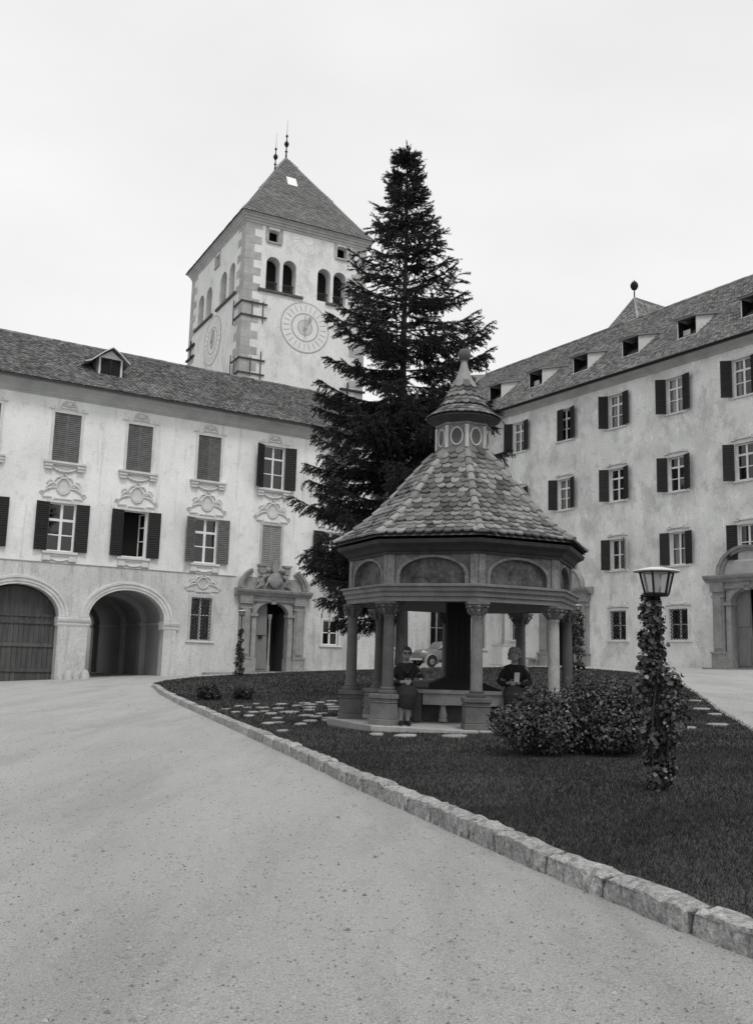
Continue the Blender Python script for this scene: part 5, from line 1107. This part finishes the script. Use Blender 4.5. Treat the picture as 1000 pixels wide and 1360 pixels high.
# ================================================================ seated people
def remesh(mb, vox, m, name, parent, smooth_it=4):
    me = mb.mesh(name, m, fix=True); o = bpy.data.objects.new(name, me); COL.objects.link(o)
    md = o.modifiers.new('r', 'REMESH'); md.mode = 'VOXEL'; md.voxel_size = vox; md.use_smooth_shade = True
    if smooth_it: ms = o.modifiers.new('s', 'SMOOTH'); ms.factor = .5; ms.iterations = smooth_it
    dg = bpy.context.evaluated_depsgraph_get(); ne = bpy.data.meshes.new_from_object(o.evaluated_get(dg)); o.modifiers.clear(); o.data = ne
    if not ne.materials: ne.materials.append(MATS[m])
    o.parent = parent; return o
def person(x, y, rz, style):
    e = emp('person', (x, y, PZ), rz, style['label'], 'person', 'people sitting at the well'); h = style.get('head', 0); q = MB(); S = style.get('leg', 0)
    q.tube([(0, .02, .48), (0, .02, .58), (0, .01, .70), (0, .0, .82), (0, .01, .92), (0, .0, .965)], [.15, .15, .125, .135, .14, .075], 14, flat=.72)
    q.tube([(0, .0, .93), (0, -.005, .99), (0, -.015, 1.04)], [.06, .05, .05], 10)
    hc = Vector((0, -.03, 1.105)); q.ell(hc, .072, .088, .108, 18, 12); q.ell(hc+Vector((0, -.045, -.045)), .05, .05, .058, 12, 8)
    q.tube([hc+Vector((0, -.085, .015)), hc+Vector((0, -.105, -.02)), hc+Vector((0, -.088, -.03))], [.010, .016, .012], 6)
    for s in (-1, 1):
        q.ell(hc+Vector((s*.074, .005, -.008)), .012, .02, .03, 8, 6); q.ell(hc+Vector((s*.03, -.078, .004)), .014, .012, .009, 8, 6)
        q.tube([(s*.06, .0, .5), (s*.08, -.2, .51), (s*.08, -.42, .48)], [.1, .085, .062], 10); kx = s*.05+S
        q.tube([(s*.08, -.41, .49), (kx, -.44, .36), (kx, -.45, .22), (kx, -.44, .07)], [.06, .056, .05, .033], 10)
        q.tube([(kx, -.42, .05), (kx+s*.01, -.52, .035), (kx+s*.015, -.60, .025)], [.04, .036, .025], 8, flat=.8)
        q.tube([(s*.15, .01, .90), (s*.20, .0, .80), (s*.235, -.02, .68)], [.058, .05, .042], 10); q.tube([(s*.235, -.02, .68), (s*.17, -.16, .64), (s*.06, -.25, .655)], [.042, .036, .027], 10)
        hp = Vector((s*.045, -.27, .66)); q.tube([(s*.065, -.245, .655), hp, (s*.0, -.295, .66)], [.027, .034, .03], 8, flat=.55)
        for f in range(4):
            z_ = .683-.019*f; l_ = (.05, .056, .052, .04)[f]; q.tube([(s*.02, -.30, z_), (-s*.01, -.325, z_-.003), (-s*(l_-.01), -.318, z_-.008)], [.0095, .009, .0075], 6)
        q.tube([(s*.05, -.27, .685), (s*.03, -.29, .708), (s*.005, -.305, .712)], [.011, .010, .008], 6)
    body = remesh(q, .0065, 'skin', 'body', e, 2)
    q = MB(); q.tube([(0, .03, .46), (0, .03, .56), (0, .02, .70), (0, .01, .82), (0, .015, .925), (0, .01, .965)], [.175, .175, .15, .162, .165, .085], 16, flat=.78)
    for s in (-1, 1): q.tube([(s*.09, .01, .905), (s*.15, .01, .875), (s*.2, .0, .78), (s*.245, -.02, .67), (s*.19, -.14, .635), (s*.105, -.225, .648)], [.06, .066, .060, .055, .05, .042], 12)
    q.tube([(-.09, -.09, .93), (-.05, -.13, .86), (0, -.145, .78)], [.02, .024, .02], 6); q.tube([(.09, -.09, .93), (.05, -.13, .86), (0, -.145, .78)], [.02, .024, .02], 6)
    remesh(q, .011, 'black_cloth', 'jacket', e, 3)
    q = MB(); q.tube([(0, .06, .50), (0, -.06, .51), (0, -.22, .515), (0, -.40, .505), (S*.6, -.475, .44), (S*.8, -.485, .34), (S, -.475, .27)], [.10, .115, .115, .11, .10, .09, .088], 18, flat=1.42)
    remesh(q, .012, 'black_cloth', 'skirt', e, 4)
    q = MB()
    if style['hair'] == 'short':
        q.ell(hc+Vector((0, .02, .03)), .082, .09, .093, 16, 10); q.ell(hc+Vector((0, -.045, .082)), .06, .05, .03, 12, 8)
        for s in (-1, 1): q.ell(hc+Vector((s*.07, .005, .02)), .018, .04, .05, 8, 6)
    else:
        for i in range(26):
            a = i*2.4; t = (i+.5)/26; zz = .125-.17*t; rr = .088*math.sqrt(max(.05, 1-(zz/.14)**2)); yy = rr*math.sin(a)+.015
            if yy < -.03 and zz < .055: continue
            q.ell(hc+Vector((rr*math.cos(a), yy, zz)), .04, .042, .036, 8, 6)
        q.ell(hc+Vector((0, .025, .035)), .085, .085, .09, 14, 9)
    remesh(q, .009, style['hmat'], 'hair', e, 1)
    for s in (-1, 1):
        kx = s*.05+S; q = MB(); q.tube([(kx, -.40, .045), (kx+s*.008, -.50, .035), (kx+s*.013, -.585, .028), (kx+s*.015, -.63, .022)], [.046, .044, .036, .016], 10, flat=.85); q.box(kx-.02, kx+.02, -.40, -.365, 0.0, .03); q.build('shoe', 'leather', e, smooth=True)
    q = MB()
    for s in (-1, 1): q.tube([(s*.032+.022*math.cos(t), hc.y-.096, hc.z+.006+.017*math.sin(t)) for t in [k*math.pi/5 for k in range(10)]], .004, 5, closed=True); q.bar((s*.054, hc.y-.09, hc.z+.01), (s*.078, hc.y-.0, hc.z+.01), .005)
    if style.get('glasses'):
        for s in (-1, 1): q.ell((s*.032, hc.y-.094, hc.z+.005), .022, .004, .017, 10, 6)
        q.bar((-.01, hc.y-.1, hc.z+.008), (.01, hc.y-.1, hc.z+.008), .005); q.build('glasses', 'leather', e)
    q = MB(); q.tube([(-.024, hc.y-.084, hc.z-.055), (0, hc.y-.09, hc.z-.053), (.024, hc.y-.084, hc.z-.055)], [.003, .006, .003], 6); q.build('lips', 'hair_grey', e)
    return e
w1 = person(PX-.955, PY-.98, R(4), dict(label='person in black jacket and dark glasses sitting left of the well', hair='short', hmat='hair_dark', glasses=True, leg=-.06))
w2 = person(PX+.88, PY-.42, R(-14), dict(label='person with pale curly hair in black sitting right of the well behind the bush', hair='curly', hmat='hair_grey'))
w2.location.z += .02
bag = emp('handbag', (PX-.74, PY-1.24, PZ+.56), R(10), 'black handbag resting on the lap of the left seated person', 'handbag')
q = MB(); q.loft([[(sx*.125*k, sy*.055*k, z) for sx, sy in ((-1, -1), (1, -1), (1, 1), (-1, 1))] for k, z in ((.9, 0), (1.05, .03), (1.0, .12), (.8, .17))]); q.build('pouch', 'leather', bag)
MB().tube([(.07*math.cos(t), 0, .165+.08*math.sin(t)) for t in [math.pi*k/10 for k in range(11)]], .007, 6).build('handle', 'leather', bag); MB().ell((0, -.055, .15), .014, .01, .012, 8, 6).build('clasp', 'chrome', bag)
le = MB(); le.add([(-.05, 0, 0), (.03, -.03, .0), (.045, -.01, .15), (-.035, .02, .15), (-.05, .008, 0), (.03, -.022, .0), (.045, -.002, .15), (-.035, .028, .15)], [(0, 1, 2, 3), (7, 6, 5, 4), (0, 4, 5, 1), (1, 5, 6, 2), (2, 6, 7, 3), (3, 7, 4, 0)])
tag(le.build('folded_paper', 'stucco_grey', loc=(PX+.87, PY-.74, PZ+.70)), 'folded white paper held by the right seated person', 'paper')
